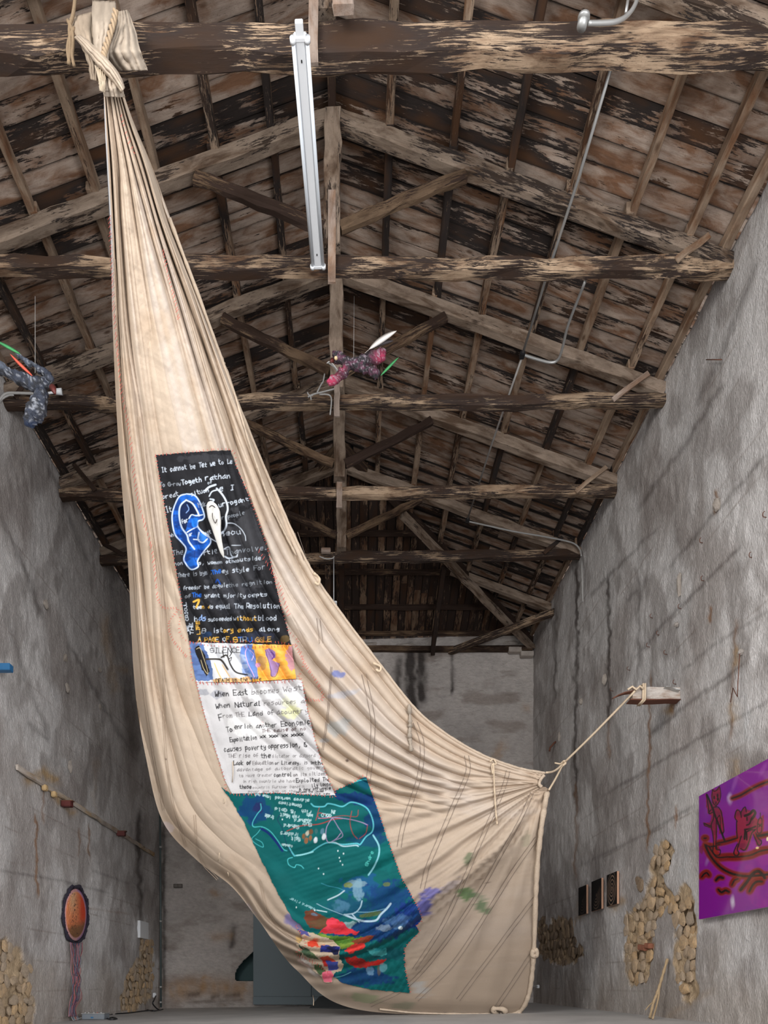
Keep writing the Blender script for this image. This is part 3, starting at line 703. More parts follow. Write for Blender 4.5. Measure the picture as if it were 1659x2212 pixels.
class Canvas:
    def __init__(s, x0, y0, x1, y1, sc, col):
        s.x0, s.y0, s.sc = x0, y0, sc
        s.w = int((x1 - x0) * sc); s.h = int((y1 - y0) * sc)
        s.a = np.ones((s.h, s.w, 3)) * np.array(col)
        yy, xx = np.mgrid[0:s.h, 0:s.w]
        s.X = x0 + xx / sc; s.Y = y0 + yy / sc
    def win(s, xs, ys, pad):
        i0 = max(0, int((min(xs) - pad - s.x0) * s.sc)); i1 = min(s.w, int((max(xs) + pad - s.x0) * s.sc) + 2)
        j0 = max(0, int((min(ys) - pad - s.y0) * s.sc)); j1 = min(s.h, int((max(ys) + pad - s.y0) * s.sc) + 2)
        return (slice(j0, j1), slice(i0, i1)) if i1 > i0 and j1 > j0 else None
    def put(s, w, m, col):
        s.a[w] = s.a[w] * (1 - m[..., None]) + np.array(col) * m[..., None]
    def stroke(s, P, width, col, alpha=1, soft=.6, dry=0.0):
        for (ax, ay), (bx, by) in zip(P, P[1:]):
            w = s.win((ax, bx), (ay, by), width + soft * 2 + 1)
            if w is None: continue
            X, Y = s.X[w], s.Y[w]; dx, dy = bx - ax, by - ay; L2 = dx * dx + dy * dy + 1e-9
            t = np.clip(((X - ax) * dx + (Y - ay) * dy) / L2, 0, 1)
            d = np.hypot(X - ax - t * dx, Y - ay - t * dy)
            m = np.clip((width / 2 + soft / 2 - d) / soft, 0, 1) * alpha
            if dry: m = m * sstep(dry - .25, dry + .1, fbm(X * .5, Y * .5, 7) + .25)
            s.put(w, m, col)
    def curve(s, P, width, col, alpha=1, soft=.8, n=None, dry=0.0):
        Q = crom(P, n or len(P) * 6); s.stroke([tuple(q) for q in Q], width, col, alpha, soft, dry)
    def poly(s, P, col, alpha=1, rag=3.0, seed=0, col2=None, streak=.12):
        xs = [p[0] for p in P]; ys = [p[1] for p in P]; w = s.win(xs, ys, rag * 2)
        if w is None: return
        X, Y = s.X[w], s.Y[w]
        m = np.zeros(X.shape)
        for ox, oy in ((-.3, -.3), (.3, -.3), (-.3, .3), (.3, .3)):
            m += inpoly(X + ox / s.sc + (fbm(X * .12, Y * .12, seed + 1) - .5) * rag * 4, Y + oy / s.sc + (fbm(X * .12, Y * .12, seed + 2) - .5) * rag * 4, P) * .25
        c = np.array(col)
        if col2 is not None:
            f = sstep(.38, .62, fbm(X * .05, Y * .12, seed + 5, 5))[..., None]; c = np.array(col) * (1 - f) + np.array(col2) * f
        else: c = np.ones(X.shape + (1,)) * c
        c = c * (1 - streak + 2 * streak * fbm(X * .08, Y * .35, seed + 9)[..., None])
        m = m * alpha
        s.a[w] = s.a[w] * (1 - m[..., None]) + c * m[..., None]
    def blob(s, cx, cy, rx, ry, col, alpha=.8, ang=0, seed=0, hard=.25, nz=.7):
        R = max(rx, ry) * 1.3; w = s.win((cx - R, cx + R), (cy - R, cy + R), 0)
        if w is None: return
        X, Y = s.X[w] - cx, s.Y[w] - cy; c, q = math.cos(ang), math.sin(ang)
        u = (X * c + Y * q) / rx; v = (-X * q + Y * c) / ry
        d = np.hypot(u, v) + (fbm(s.X[w] * .09, s.Y[w] * .09, seed + 3, 5) - .5) * nz * 1.6
        s.put(w, alpha * sstep(1, 1 - hard, d) * (.7 + .5 * fbm(s.X[w] * .4, s.Y[w] * .15, seed)).clip(0, 1), col)
    def text(s, t, p0, p1, h, col, width=1.5, alpha=1, jit=.35):
        for P in text_strokes(t, p0, p1, h, jit):
            c = col[prng.randrange(len(col))] if isinstance(col, list) else col
            s.stroke([tuple(p) for p in P], width * prng.uniform(.8, 1.2), c, alpha * prng.uniform(.75, 1), .7)
    def sample(s, px, py):
        x = np.clip((px - s.x0) * s.sc, 0, s.w - 1.001); y = np.clip((py - s.y0) * s.sc, 0, s.h - 1.001)
        i = x.astype(int); j = y.astype(int); f = (x - i)[..., None]; g = (y - j)[..., None]
        A = s.a
        return (A[j, i] * (1 - f) + A[j, i + 1] * f) * (1 - g) + (A[j + 1, i] * (1 - f) + A[j + 1, i + 1] * f) * g

# ---------------------------------------------------------------- the hanging cloth
KEYS = [0, .06, .14, .24, .34, .46, .58, .66, .73, .79, .84, .88, .92, .95, .975, 1.0]
LP = [(223,180),(226,260),(231,370),(238,520),(244,720),(256,960),(276,1210),(291,1480),(316,1640),(352,1775),(425,1858),(500,1915),(560,1990),(640,2095),(770,2180),(1118,2196)]
RP = [(262,188),(288,262),(325,350),(368,470),(432,640),(520,880),(606,1085),(672,1225),(744,1330),(822,1432),(900,1530),(968,1585),(1036,1625),(1088,1646),(1134,1660),(1180,1668)]
NV, NU = 900, 520
def at_keys(P, v):
    P = np.asarray(P, float); K = np.asarray(KEYS)
    s = np.interp(v, K, np.arange(len(K))); Q = np.vstack([2 * P[0] - P[1], P, 2 * P[-1] - P[-2]])
    i = np.minimum(s.astype(int), len(P) - 2); f = (s - i)[:, None]; a, b, c, d = Q[i], Q[i + 1], Q[i + 2], Q[i + 3]
    return .5 * (2 * b + (c - a) * f + (2 * a - 5 * b + 4 * c - d) * f ** 2 + (3 * b - a - 3 * c + d) * f ** 3)
vv = np.linspace(0, 1, NV); uu = np.linspace(0, 1, NU)
Lc, Rc = at_keys(LP, vv), at_keys(RP, vv)
# free edge of the cloth (v = 1), bottom to top, with the notch at the tied corner
EDGE = [(0, 1118, 2196), (.04, 1140, 2172), (.12, 1150, 2110), (.25, 1156, 2040), (.4, 1159, 1950), (.55, 1163, 1870), (.7, 1171, 1800), (.82, 1180, 1745), (.9, 1187, 1706), (.925, 1178, 1700), (.955, 1165, 1697), (.975, 1168, 1682), (1, 1180, 1668)]
U, Vv = np.meshgrid(uu, vv, indexing='ij')
PX = Lc[None, :, 0] * (1 - U) + Rc[None, :, 0] * U; PY = Lc[None, :, 1] * (1 - U) + Rc[None, :, 1] * U
e = np.array(EDGE); ex = np.interp(uu, e[:, 0], e[:, 1]); ey = np.interp(uu, e[:, 0], e[:, 2])
k = (np.clip((Vv - .955) / .045, 0, 1) ** 2)
dx = (ex - PX[:, -1])[:, None]; dy = (ey - PY[:, -1])[:, None]
PX = PX + dx * k; PY = PY + dy * k
# rows sag below the chord in the lower part
sag = np.sin(np.pi * U) * sstep(.6, .85, Vv) * (1 - sstep(.95, 1, Vv))
PX = PX - 6 * sag; PY = PY + 10 * sag
_by = np.arange(0, 2400.0)
_bd = np.interp(_by, [0, 150, 200, 600, 870, 1250, 1700, 2000, 2200], [7.75, 7.95, 8.0, 9.25, 10.15, 11.7, 13.4, 14.3, 15.3])
_bd = np.where(_by > 2200, 15.3 + (_by - 2200) * .006, _bd)
for _ in range(3): _bd = np.convolve(np.pad(_bd, 45, mode='edge'), np.ones(91) / 91, mode='valid')
def base_depth(y): return np.interp(y, _by, _bd)
def ridge(t, p=.65): return np.abs(np.sin(np.pi * t)) ** p
WID = np.hypot(Rc[:, 0] - Lc[:, 0], Rc[:, 1] - Lc[:, 1])[None, :]
mpp = base_depth(PY) / F                                  # metres per pixel at that depth
wob = (fbm(U * 3, Vv * 5, 201) - .5)
disp = np.zeros(U.shape)
# hanging folds running down from the knot
n1 = 9 + 2 * wob
wl = sstep(.34, .06, U) ; wr = sstep(.70, .86, U)
amp_px = np.interp(Vv, [0, .1, .3, .5, .66, .75, .84, .9], [6, 9, 12, 13, 13, 10, 3, 0])
A1 = 1.7 * amp_px * mpp * (.25 + .95 * wl + .9 * wr * sstep(.66, .4, Vv) + .55 * sstep(.42, .2, Vv))
t1 = U ** .9 * 6.6 + 2.6 * (fbm(U * 3.2, Vv * 2.2, 203, 3) - .5) + .8 * (fbm(U * 7, Vv * 2.5, 204, 2) - .5) + .25
disp += A1 * (ridge(t1) - .5)
t2 = U * 17 + 3.4 * (fbm(U * 3, Vv * 3, 207) - .5)
disp += A1 * (.10 + .2 * sstep(.15, .4, Vv)) * (ridge(t2, .8) - .5) * (.3 + fbm(U * 5, Vv * 4, 209))
# tubes rolled along the long right edge
dR = (1 - U) * WID
tw = np.interp(Vv, [.3, .46, .6, .75, .9, 1], [10, 17, 23, 24, 17, 9])
tt = dR / tw + .6 * (fbm(Vv * 6, dR * .01, 211) - .5)
disp += mpp * np.interp(Vv, [.25, .4, .7, .9, 1], [0, 11, 14, 9, 4]) * (ridge(tt, .7) - .4) * sstep(4.6, 2.2, tt)
# softer drag folds fanning below them
tt2 = dR / (tw * 2.1) + .8 * (fbm(Vv * 5, dR * .008, 213) - .5)
tt2 = tt2 * 1.45
disp += mpp * 24 * (ridge(tt2, .8) - .5) * sstep(1.6, 2.6, tt2) * sstep(10, 6, tt2) * sstep(.5, .62, Vv) * sstep(.97, .88, Vv)
# broad belly, edges rolled back
belly = np.sin(np.pi * np.clip(U, 0, 1)) ** .8
disp += belly * np.interp(Vv, [0, .1, .5, .8, 1], [.03, .10, .34, .45, .12])
disp -= np.interp(Vv, [0, .3, .7, .9, 1], [.08, .18, .40, .35, .10]) * sstep(.075, 0, U) ** 1.6
disp -= .05 * sstep(.985, 1, U)
# the great crease from the lower left up to the tied corner; cloth below it hangs further back
CREASE = [(430,1862),(505,1932),(560,2008),(625,2052),(700,2066),(780,2052),(860,2010),(950,1942),(1040,1872),(1110,1806),(1178,1712)]
CREASE = [tuple(p) for p in crom(CREASE, 44)]
dC, tC, sC = segdist(PX, PY, CREASE); sd = dC * sC                 # positive = below the line
below = sstep(-6, 26, sd) * sstep(1500, 1800, PY)
disp -= below * .42 * sstep(1.0, .75, tC) * sstep(0, .12, tC)
wv = (fbm(PX * .01, PY * .01, 215) - .5) * 14
for off_, a_, w_ in ((-20, 9, 9), (-40, 6, 10), (-62, 5, 12), (-3, 8, 6), (16, 7, 7), (34, 5, 8), (55, 4, 10), (-90, 4, 16), (78, 3, 12)):
    c_ = off_ * (1.05 - .75 * sstep(.55, 1, tC)); w2 = w_ * (1.05 - .6 * sstep(.5, 1, tC))
    disp += 2.5 * mpp * a_ * np.exp(-((sd + wv * .35 - c_) / w2) ** 2) * sstep(1.02, .85, tC) * sstep(0, .15, tC) * sstep(1700, 1800, PY)
disp -= .16 * np.exp(-((sd + wv * .2 - 5) / 5.0) ** 2) * sstep(.30, .5, tC) * sstep(1.03, .9, tC)
disp -= .10 * np.exp(-((sd + wv * .3 + 30) / 5.0) ** 2) * sstep(.05, .2, tC) * sstep(.8, .6, tC)
# wrinkles radiating from the tied corner
rx_, ry_ = 1182 - PX, PY - 1690; rr = np.hypot(rx_, ry_) + 1; an = np.arctan2(ry_, rx_)
wr_ = np.sin(an * 34 + 2.2 * fbm(rr * .006, an * 3, 217)) + .5 * np.sin(an * 71 + 3)
disp += mpp * wr_ * np.interp(rr, [0, 60, 160, 330, 480, 620], [1.0, 6, 7, 5.5, 4, 0]) * (.35 + fbm(an * 6, rr * .004, 219)) * sstep(1640, 1700, PY)
# fine tension wrinkles across the turquoise patch
wq = PY + PX * .32 + 10 * fbm(PX * .012, PY * .012, 221)
disp += mpp * .8 * np.sin(wq * 2 * np.pi / 11) * sstep(560, 700, PX + (PY - 1900) * -.2) * sstep(960, 900, PX) * sstep(1760, 1840, PY) * sstep(2180, 2120, PY) * (.3 + fbm(PX * .02, PY * .05, 223))
# long seams running with the folds in the lower sheet
_r, _q = PX * .8 + PY * .6, -PX * .6 + PY * .8
disp += mpp * 2.4 * (fbm(_r * .012, _q * .03, 225, 4) - .5) * 2 + mpp * 1.8 * (fbm(_r * .03, _q * .008, 226, 4) - .5) * 2
D = base_depth(PY) - disp
CW = np.stack([(PX - CX) * D / F, D, ZC + (CY - PY) * D / F], -1)
# colour of the cloth: undyed cotton with stains and paint, plus shade painted in low down
Cc = np.ones(U.shape + (3,)) * np.array(lin(188, 170, 151))
Cc *= (.93 + .12 * fbm(U * 60, Vv * 4, 231))[..., None]
Cc = mixc(Cc, lin(198, 188, 180), .5 * sstep(.55, .8, fbm(U * 9, Vv * 3, 233)))
Cc = mixc(Cc, lin(172, 146, 120), .35 * sstep(.5, .75, fbm(PX * .012, PY * .01, 235)))
Cc = mixc(Cc, lin(140, 124, 108), .8 * sstep(1650, 2080, PY))  # darker towards the bottom: shade of the lower sheet put into its colour
Cc = mixc(Cc, lin(222, 226, 232), .8 * sstep(.05, .02, U) * sstep(.36, .2, Vv) * sstep(.02, .05, Vv))
def cblob(cx, cy, rx, ry, col, alpha, ang=0, seed=0, nz=.8, hard=.35):
    global Cc
    R = max(rx, ry) * 1.4; m = (np.abs(PX - cx) < R) & (np.abs(PY - cy) < R)
    X, Y = PX[m] - cx, PY[m] - cy; c, q = math.cos(ang), math.sin(ang)
    d = np.hypot((X * c + Y * q) / rx, (-X * q + Y * c) / ry) + (fbm(PX[m] * .09, PY[m] * .09, seed, 5) - .5) * nz * 1.6
    f = alpha * sstep(1, 1 - hard, d); Cc[m] = Cc[m] * (1 - f[:, None]) + np.array(col) * f[:, None]
for b in [(727,1455,17,9,lin(96,112,170),.8,.1,1),(738,1500,40,9,lin(176,176,182),.7,-.25,2),(728,1572,34,18,lin(168,172,172),.65,-.3,3),(700,1600,14,6,lin(160,170,180),.5,0,4),
    (1012,1853,12,20,lin(92,104,78),.8,.6,5),(932,1930,24,14,lin(84,84,150),.8,-.25,6),(914,1958,24,24,lin(66,70,140),.85,-.3,7),(975,1912,30,12,lin(150,142,152),.4,-.5,27),(1008,1932,17,20,lin(88,112,72),.9,-.8,8),(1042,1962,22,14,lin(72,96,66),.8,.8,9),
    (1030,1935,26,8,lin(96,112,86),.5,.3,10),(1136,1815,10,26,lin(140,140,116),.4,.2,11),(785,2155,40,10,lin(108,122,88),.6,.1,12),(870,2172,34,9,lin(96,104,84),.55,.1,13),(905,2135,24,14,lin(150,156,158),.5,.6,14),
    (680,2100,22,8,lin(186,180,176),.6,.6,15),(658,2035,20,8,lin(196,160,90),.8,.4,16),(672,2050,22,9,lin(196,96,76),.85,.4,17),(648,2062,18,8,lin(104,104,76),.8,.5,18),(660,2078,24,9,lin(206,178,166),.8,.5,19),
    (682,2062,20,8,lin(70,66,128),.8,.3,20),(688,2093,22,11,lin(86,96,72),.85,.3,21),(633,1992,22,14,lin(96,92,140),.8,.5,22),(540,1960,20,5,lin(150,140,150),.4,.9,23),(360,1790,14,14,lin(190,180,186),.4,0,24),(1100,2080,6,3,lin(120,110,130),.6,0,25)]:
    cblob(*b)
for (x, y, r) in [(750,1643,3),(1078,1910,1.5),(1105,1980,1.5),(1040,1900,2),(1052,1906,2),(1063,1915,1.5),(480,1600,2),(358,1640,2),(1122,1935,1.5)]:
    cblob(x, y, r * 1.6, r * 1.6, lin(90, 74, 66), .9, 0, 30, .2, .6)
cloth = thing('hanging_cloth', W(900, 2190, 14.75), 'huge beige patched cotton cloth knotted to the nearest beam and spread down to the floor', 'cloth')
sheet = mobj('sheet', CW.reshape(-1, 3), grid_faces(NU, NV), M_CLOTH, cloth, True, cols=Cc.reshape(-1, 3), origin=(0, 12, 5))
# ---- depth map of the sheet, so that patches, seams and stitches lie on it
BX0, BY0, BS = 200, 150, 1.5
bw, bh = int(1010 / BS), int(2070 / BS)
ii = ((PX - BX0) / BS).round().astype(int).clip(0, bw - 1); jj = ((PY - BY0) / BS).round().astype(int).clip(0, bh - 1)
DM = np.full(bw * bh, 99.0); np.minimum.at(DM, (ii * bh + jj).ravel(), D.ravel()); DM = DM.reshape(bw, bh)
for _ in range(10):
    hole = DM > 90
    acc = np.zeros(DM.shape); cnt = np.zeros(DM.shape)
    for ox, oy in ((1, 0), (-1, 0), (0, 1), (0, -1), (1, 1), (-1, -1), (1, -1), (-1, 1)):
        s = np.roll(np.roll(DM, ox, 0), oy, 1); g = s < 90; acc += np.where(g, s, 0); cnt += g
    DM = np.where(hole & (cnt > 0), acc / np.maximum(cnt, 1), DM)
DM = np.where(DM > 90, base_depth(BY0 + BS * np.arange(bh))[None, :] - .2, DM)
DR = DM.copy()
for ox in (-2, -1, 0, 1, 2):
    for oy in (-2, -1, 0, 1, 2): DR = np.minimum(DR, np.roll(np.roll(DM, ox, 0), oy, 1))
DM = .35 * DM + .65 * DR
for ax in (0, 1): DM = .5 * DM + .25 * (np.roll(DM, 1, ax) + np.roll(DM, -1, ax))
def dm(px, py, off=0.0):
    x = np.clip((np.asarray(px, float) - BX0) / BS, 0, bw - 1.001); y = np.clip((np.asarray(py, float) - BY0) / BS, 0, bh - 1.001)
    i = x.astype(int); j = y.astype(int); f = x - i; g = y - j
    d = (DM[i, j] * (1 - f) + DM[i + 1, j] * f) * (1 - g) + (DM[i, j + 1] * (1 - f) + DM[i + 1, j + 1] * f) * g
    return d - off
def onto(px, py, off=0.0):
    d = dm(px, py, off); return np.stack([(np.asarray(px) - CX) * d / F, d, ZC + (CY - np.asarray(py)) * d / F], -1)
def patch(name, poly, cv, step, off, rag=1.2, label=None):
    xs = [p[0] for p in poly]; ys = [p[1] for p in poly]
    gx = np.arange(min(xs) - 2, max(xs) + 2, step); gy = np.arange(min(ys) - 2, max(ys) + 2, step)
    X, Y = np.meshgrid(gx, gy, indexing='ij')
    m = inpoly(X + (fbm(X * .15, Y * .15, 301) - .5) * rag * 3, Y + (fbm(X * .15, Y * .15, 302) - .5) * rag * 3, poly)
    cm = m[:-1, :-1] & m[1:, 1:] & m[1:, :-1] & m[:-1, 1:]
    q = grid_faces(len(gx), len(gy), cm)[:, ::-1].copy()
    V = onto(X, Y, off).reshape(-1, 3); c = cv.sample(X, Y).reshape(-1, 3)
    V, q, c = compact(V, q, c)
    o = mobj(name, V, q, M_PATCH, cloth, True, cols=c)
    if label: o['label'] = label
    return o
def ribbon_geo(P, w, off, v0, n=None):
    Q = crom(P, n) if n else np.asarray(P, float)
    T = np.gradient(Q, axis=0); T /= np.linalg.norm(T, axis=1)[:, None] + 1e-9; N = np.stack([-T[:, 1], T[:, 0]], -1) * w / 2
    a, b = Q + N, Q - N
    V = np.concatenate([onto(a[:, 0], a[:, 1], off), onto(b[:, 0], b[:, 1], off)]); m = len(Q)
    Fc = [(v0 + i, v0 + i + 1, v0 + m + i + 1, v0 + m + i) for i in range(m - 1)]
    return [tuple(v) for v in V], Fc
def ribbons(name, lst, mat, off, parent=None, kind=None):
    V = []; Fc = []
    for P, w, n in lst:
        a, b = ribbon_geo(P, w, off, len(V), n); V += a; Fc += b
    o = mobj(name, V, Fc, mat, parent or cloth)
    if kind: o['kind'] = kind
    return o
# ---- seams (double stitched) and stitches
def dseam(P, gap=10):
    Q = crom(P, len(P) * 14); T = np.gradient(Q, axis=0); T /= np.linalg.norm(T, axis=1)[:, None]; N = np.stack([-T[:, 1], T[:, 0]], -1) * gap / 2
    return [([tuple(p) for p in Q + N], .9, None), ([tuple(p) for p in Q - N], .9, None)]
SE = [([(786,1456),(800,1520),(806,1570),(800,1650),(793,1700)],9),([(897,1560),(912,1610),(905,1680),(872,1780),(862,1830)],9),([(1008,1632),(1010,1670),(980,1740),(950,1810),(925,1870),(912,1920)],9),([(1098,1665),(1085,1710),(1050,1790),(1020,1860),(990,1930),(950,2010),(895,2095)],8),
    ([(1150,1712),(1122,1775),(1080,1850),(1040,1920),(960,2040),(880,2130),(800,2172)],0),([(1160,1810),(1110,1880),(1060,1960),(980,2080),(900,2160)],8),([(1155,1940),(1110,2000),(1050,2080),(990,2160)],8),([(1155,2050),(1110,2120),(1070,2180)],8),
    ([(716,1440),(712,1500),(706,1560),(697,1620)],3),([(688,1335),(694,1390)],7),([(640,1150),(660,1210)],6)]
l = []
M_THREAD_S = flat('brown_seam_thread', lin(112, 98, 88), .95)
for P, g in SE:
    for q_ in dseam(P, g or 7): ribbons('seam', [q_], M_THREAD_S, .006)
SF = [([(247,560),(262,800),(276,1000),(288,1240),(300,1400),(312,1520),(330,1640),(352,1750)],4),([(300,900),(322,1100),(345,1260),(352,1420),(356,1600),(372,1730),(400,1830)],4),([(420,1760),(430,1850),(470,1900)],4),([(560,1900),(590,1990),(680,2060)],4)]
l = []
M_SEAMF = flat('faint_seam_thread', lin(150, 130, 110), .95)
for P, g in SF:
    for q_ in dseam(P, g): ribbons('seam', [q_], M_SEAMF, .006)
def stitches(P, step, ln, ang, w=1.1):
    Q = crom(P, 200); s = np.concatenate([[0], np.cumsum(np.hypot(*np.diff(Q, axis=0).T))]); out = []
    for d in np.arange(0, s[-1], step):
        d2 = d + prng.uniform(-.25, .25) * step
        x, y = np.interp(d2, s, Q[:, 0]), np.interp(d2, s, Q[:, 1]); x2, y2 = np.interp(min(d2 + 3, s[-1]), s, Q[:, 0]), np.interp(min(d2 + 3, s[-1]), s, Q[:, 1])
        a = math.atan2(y2 - y, x2 - x) + ang + prng.uniform(-.25, .25); L = ln * prng.uniform(.6, 1.2)
        out.append(([(x - math.cos(a) * L / 2, y - math.sin(a) * L / 2), (x, y), (x + math.cos(a) * L / 2, y + math.sin(a) * L / 2)], w, None))
    return out
PB = [(336,983),(412,976),(498,972),(512,1010),(534,1060),(556,1120),(577,1180),(592,1245),(608,1310),(622,1360),(630,1394),(408,1386),(392,1300),(374,1200),(352,1080)]
PE = [(409,1387),(630,1393),(640,1466),(530,1474),(424,1474),(414,1430)]
PG = [(424,1474),(530,1475),(640,1467),(652,1470),(664,1530),(684,1610),(704,1670),(725,1718),(700,1719),(600,1713),(500,1715),(484,1680),(462,1610),(440,1540)]
PT_ = [(474,1697),(500,1715),(600,1713),(724,1718),(723,1707),(760,1691),(790,1677),(812,1735),(838,1812),(868,1896),(898,1950),(912,1985),(900,2000),(906,2014),(882,2038),(874,2052),(876,2095),(887,2146),(800,2138),(740,2124),(716,2106),(700,2060),(650,2000),(632,1985),(600,1930),(560,1850),(528,1780),(500,1730)]
st = stitches([(236,470),(243,620),(247,690),(262,840),(280,940),(290,1030),(300,1090),(318,1150),(330,1200),(340,1290)], 10, 10, .6)
st += stitches([(352,540),(362,590),(378,650),(386,690)], 8, 8, .7) + stitches([(262,250),(276,300),(290,330)], 12, 8, 1.0)
st += stitches([(340,1290),(352,1312),(384,1316),(365,1345),(372,1380),(404,1420)], 6, 6, 1.2)
st += stitches([(560,1190),(596,1250),(612,1290),(624,1330)], 9, 9, 1.0) + stitches([(640,1396),(662,1440),(688,1480),(697,1510),(664,1512)], 6, 7, 1.1)
for P in (PB, PE, PG): st += stitches(P + [P[0]], 8, 5, 1.4)
st += stitches(PT_[4:18], 7, 5, 1.4) + stitches([(640,2000),(660,2040),(640,2060),(680,2080),(720,2110)], 6, 6, 1.2)
o = ribbons('stitching', st, M_THREAD_R, .034, None, 'stuff'); o['label'] = 'red hand stitching'

# ---- black writing patch
BLK = lin(30, 30, 33); WHT = lin(186, 194, 204); GRYW = lin(140, 146, 154); BLU = lin(36, 104, 200); YEL = lin(206, 160, 66)
cv = Canvas(330, 965, 640, 1400, 1.6, BLK)
cv.a *= (.75 + .6 * fbm(cv.X * .03, cv.Y * .02, 401, 5))[..., None]
cv.blob(520, 1200, 60, 120, lin(84, 84, 88), .35, .3, 402); cv.blob(450, 990, 80, 10, lin(70, 70, 74), .4, 0, 403); cv.blob(500, 1290, 70, 40, lin(62, 64, 72), .3, 0, 404)
cv.poly([(403,1067),(420,1070),(431,1084),(441,1112),(438,1122),(428,1126),(427,1137),(436,1148),(450,1157),(455,1172),(441,1190),(427,1211),(428,1224),(413,1230),(401,1217),(397,1206),(402,1186),(394,1173),(379,1156),(373,1134),(372,1112),(378,1090),(388,1072)], lin(20, 60, 130), 1, .6, 5, lin(28, 96, 190))
OUT = [(403,1067),(420,1070),(431,1084),(441,1112),(438,1122),(428,1126),(427,1137),(436,1148),(450,1157),(455,1172),(441,1190),(427,1211),(428,1224),(413,1230),(401,1217),(397,1206),(402,1186),(394,1173),(379,1156),(373,1134),(372,1112),(378,1090),(388,1072),(403,1067)]
cv.poly([(402,1078),(418,1086),(428,1110),(410,1116),(402,1140),(398,1150),(388,1128),(386,1104),(392,1086)], lin(16, 28, 58), .95, 1, 6)
cv.curve(OUT, 3.0, lin(150, 176, 214), .95, 1.2); cv.curve(OUT, 1.2, lin(232, 238, 244), .8, .8)
cv.curve([(402,1080),(390,1092),(387,1112),(392,1138),(404,1156),(408,1170),(420,1186)], 3.2, lin(190, 206, 226), .95, 1.2)
cv.curve([(402,1080),(416,1088),(426,1104),(430,1114)], 3, lin(206, 218, 232), .9, 1.2)
cv.curve([(408,1120),(414,1112),(424,1114),(438,1112)], 2.4, lin(200, 214, 230), .9); cv.curve([(427,1137),(410,1146),(404,1150)], 2.4, lin(200, 214, 230), .9)
cv.blob(421, 1129, 9, 13, lin(34, 122, 224), .95, 0, 407, .3, .2)
cv.curve([(430,1150),(428,1166),(438,1172),(448,1164)], 3, lin(190, 208, 230), .9); cv.blob(438, 1160, 8, 8, lin(60, 130, 210), .6, 0, 408)
cv.curve([(418,1165),(430,1166)], 2.2, lin(200, 214, 230), .9); cv.curve([(421,1190),(420,1205),(425,1215)], 1, lin(16, 40, 90), .9); cv.curve([(404,1090),(408,1100),(402,1108)], 2, lin(120, 150, 200), .7)
for P, w_ in (([(443,1060),(452,1052),(466,1047)], 4), ([(452,1072),(458,1062),(470,1058)], 2.4), ([(468,1055),(480,1068),(489,1084),(492,1100),(488,1116),(489,1134),(483,1148),(474,1152)], 3.6), ([(489,1130),(505,1131),(520,1142),(529,1156),(531,1168)], 1.4),
    ([(447,1092),(456,1086),(462,1080),(454,1078)], 3), ([(427,1137),(436,1150),(450,1160),(470,1172)], 1.6), ([(484,1186),(495,1182),(500,1200),(510,1203),(513,1198)], 2.2), ([(485,1202),(495,1206),(512,1202)], 3), ([(500,1178),(520,1178)], 1.2)):
    cv.curve(P, w_, lin(196, 204, 214), .85, 1.2, None, .3)
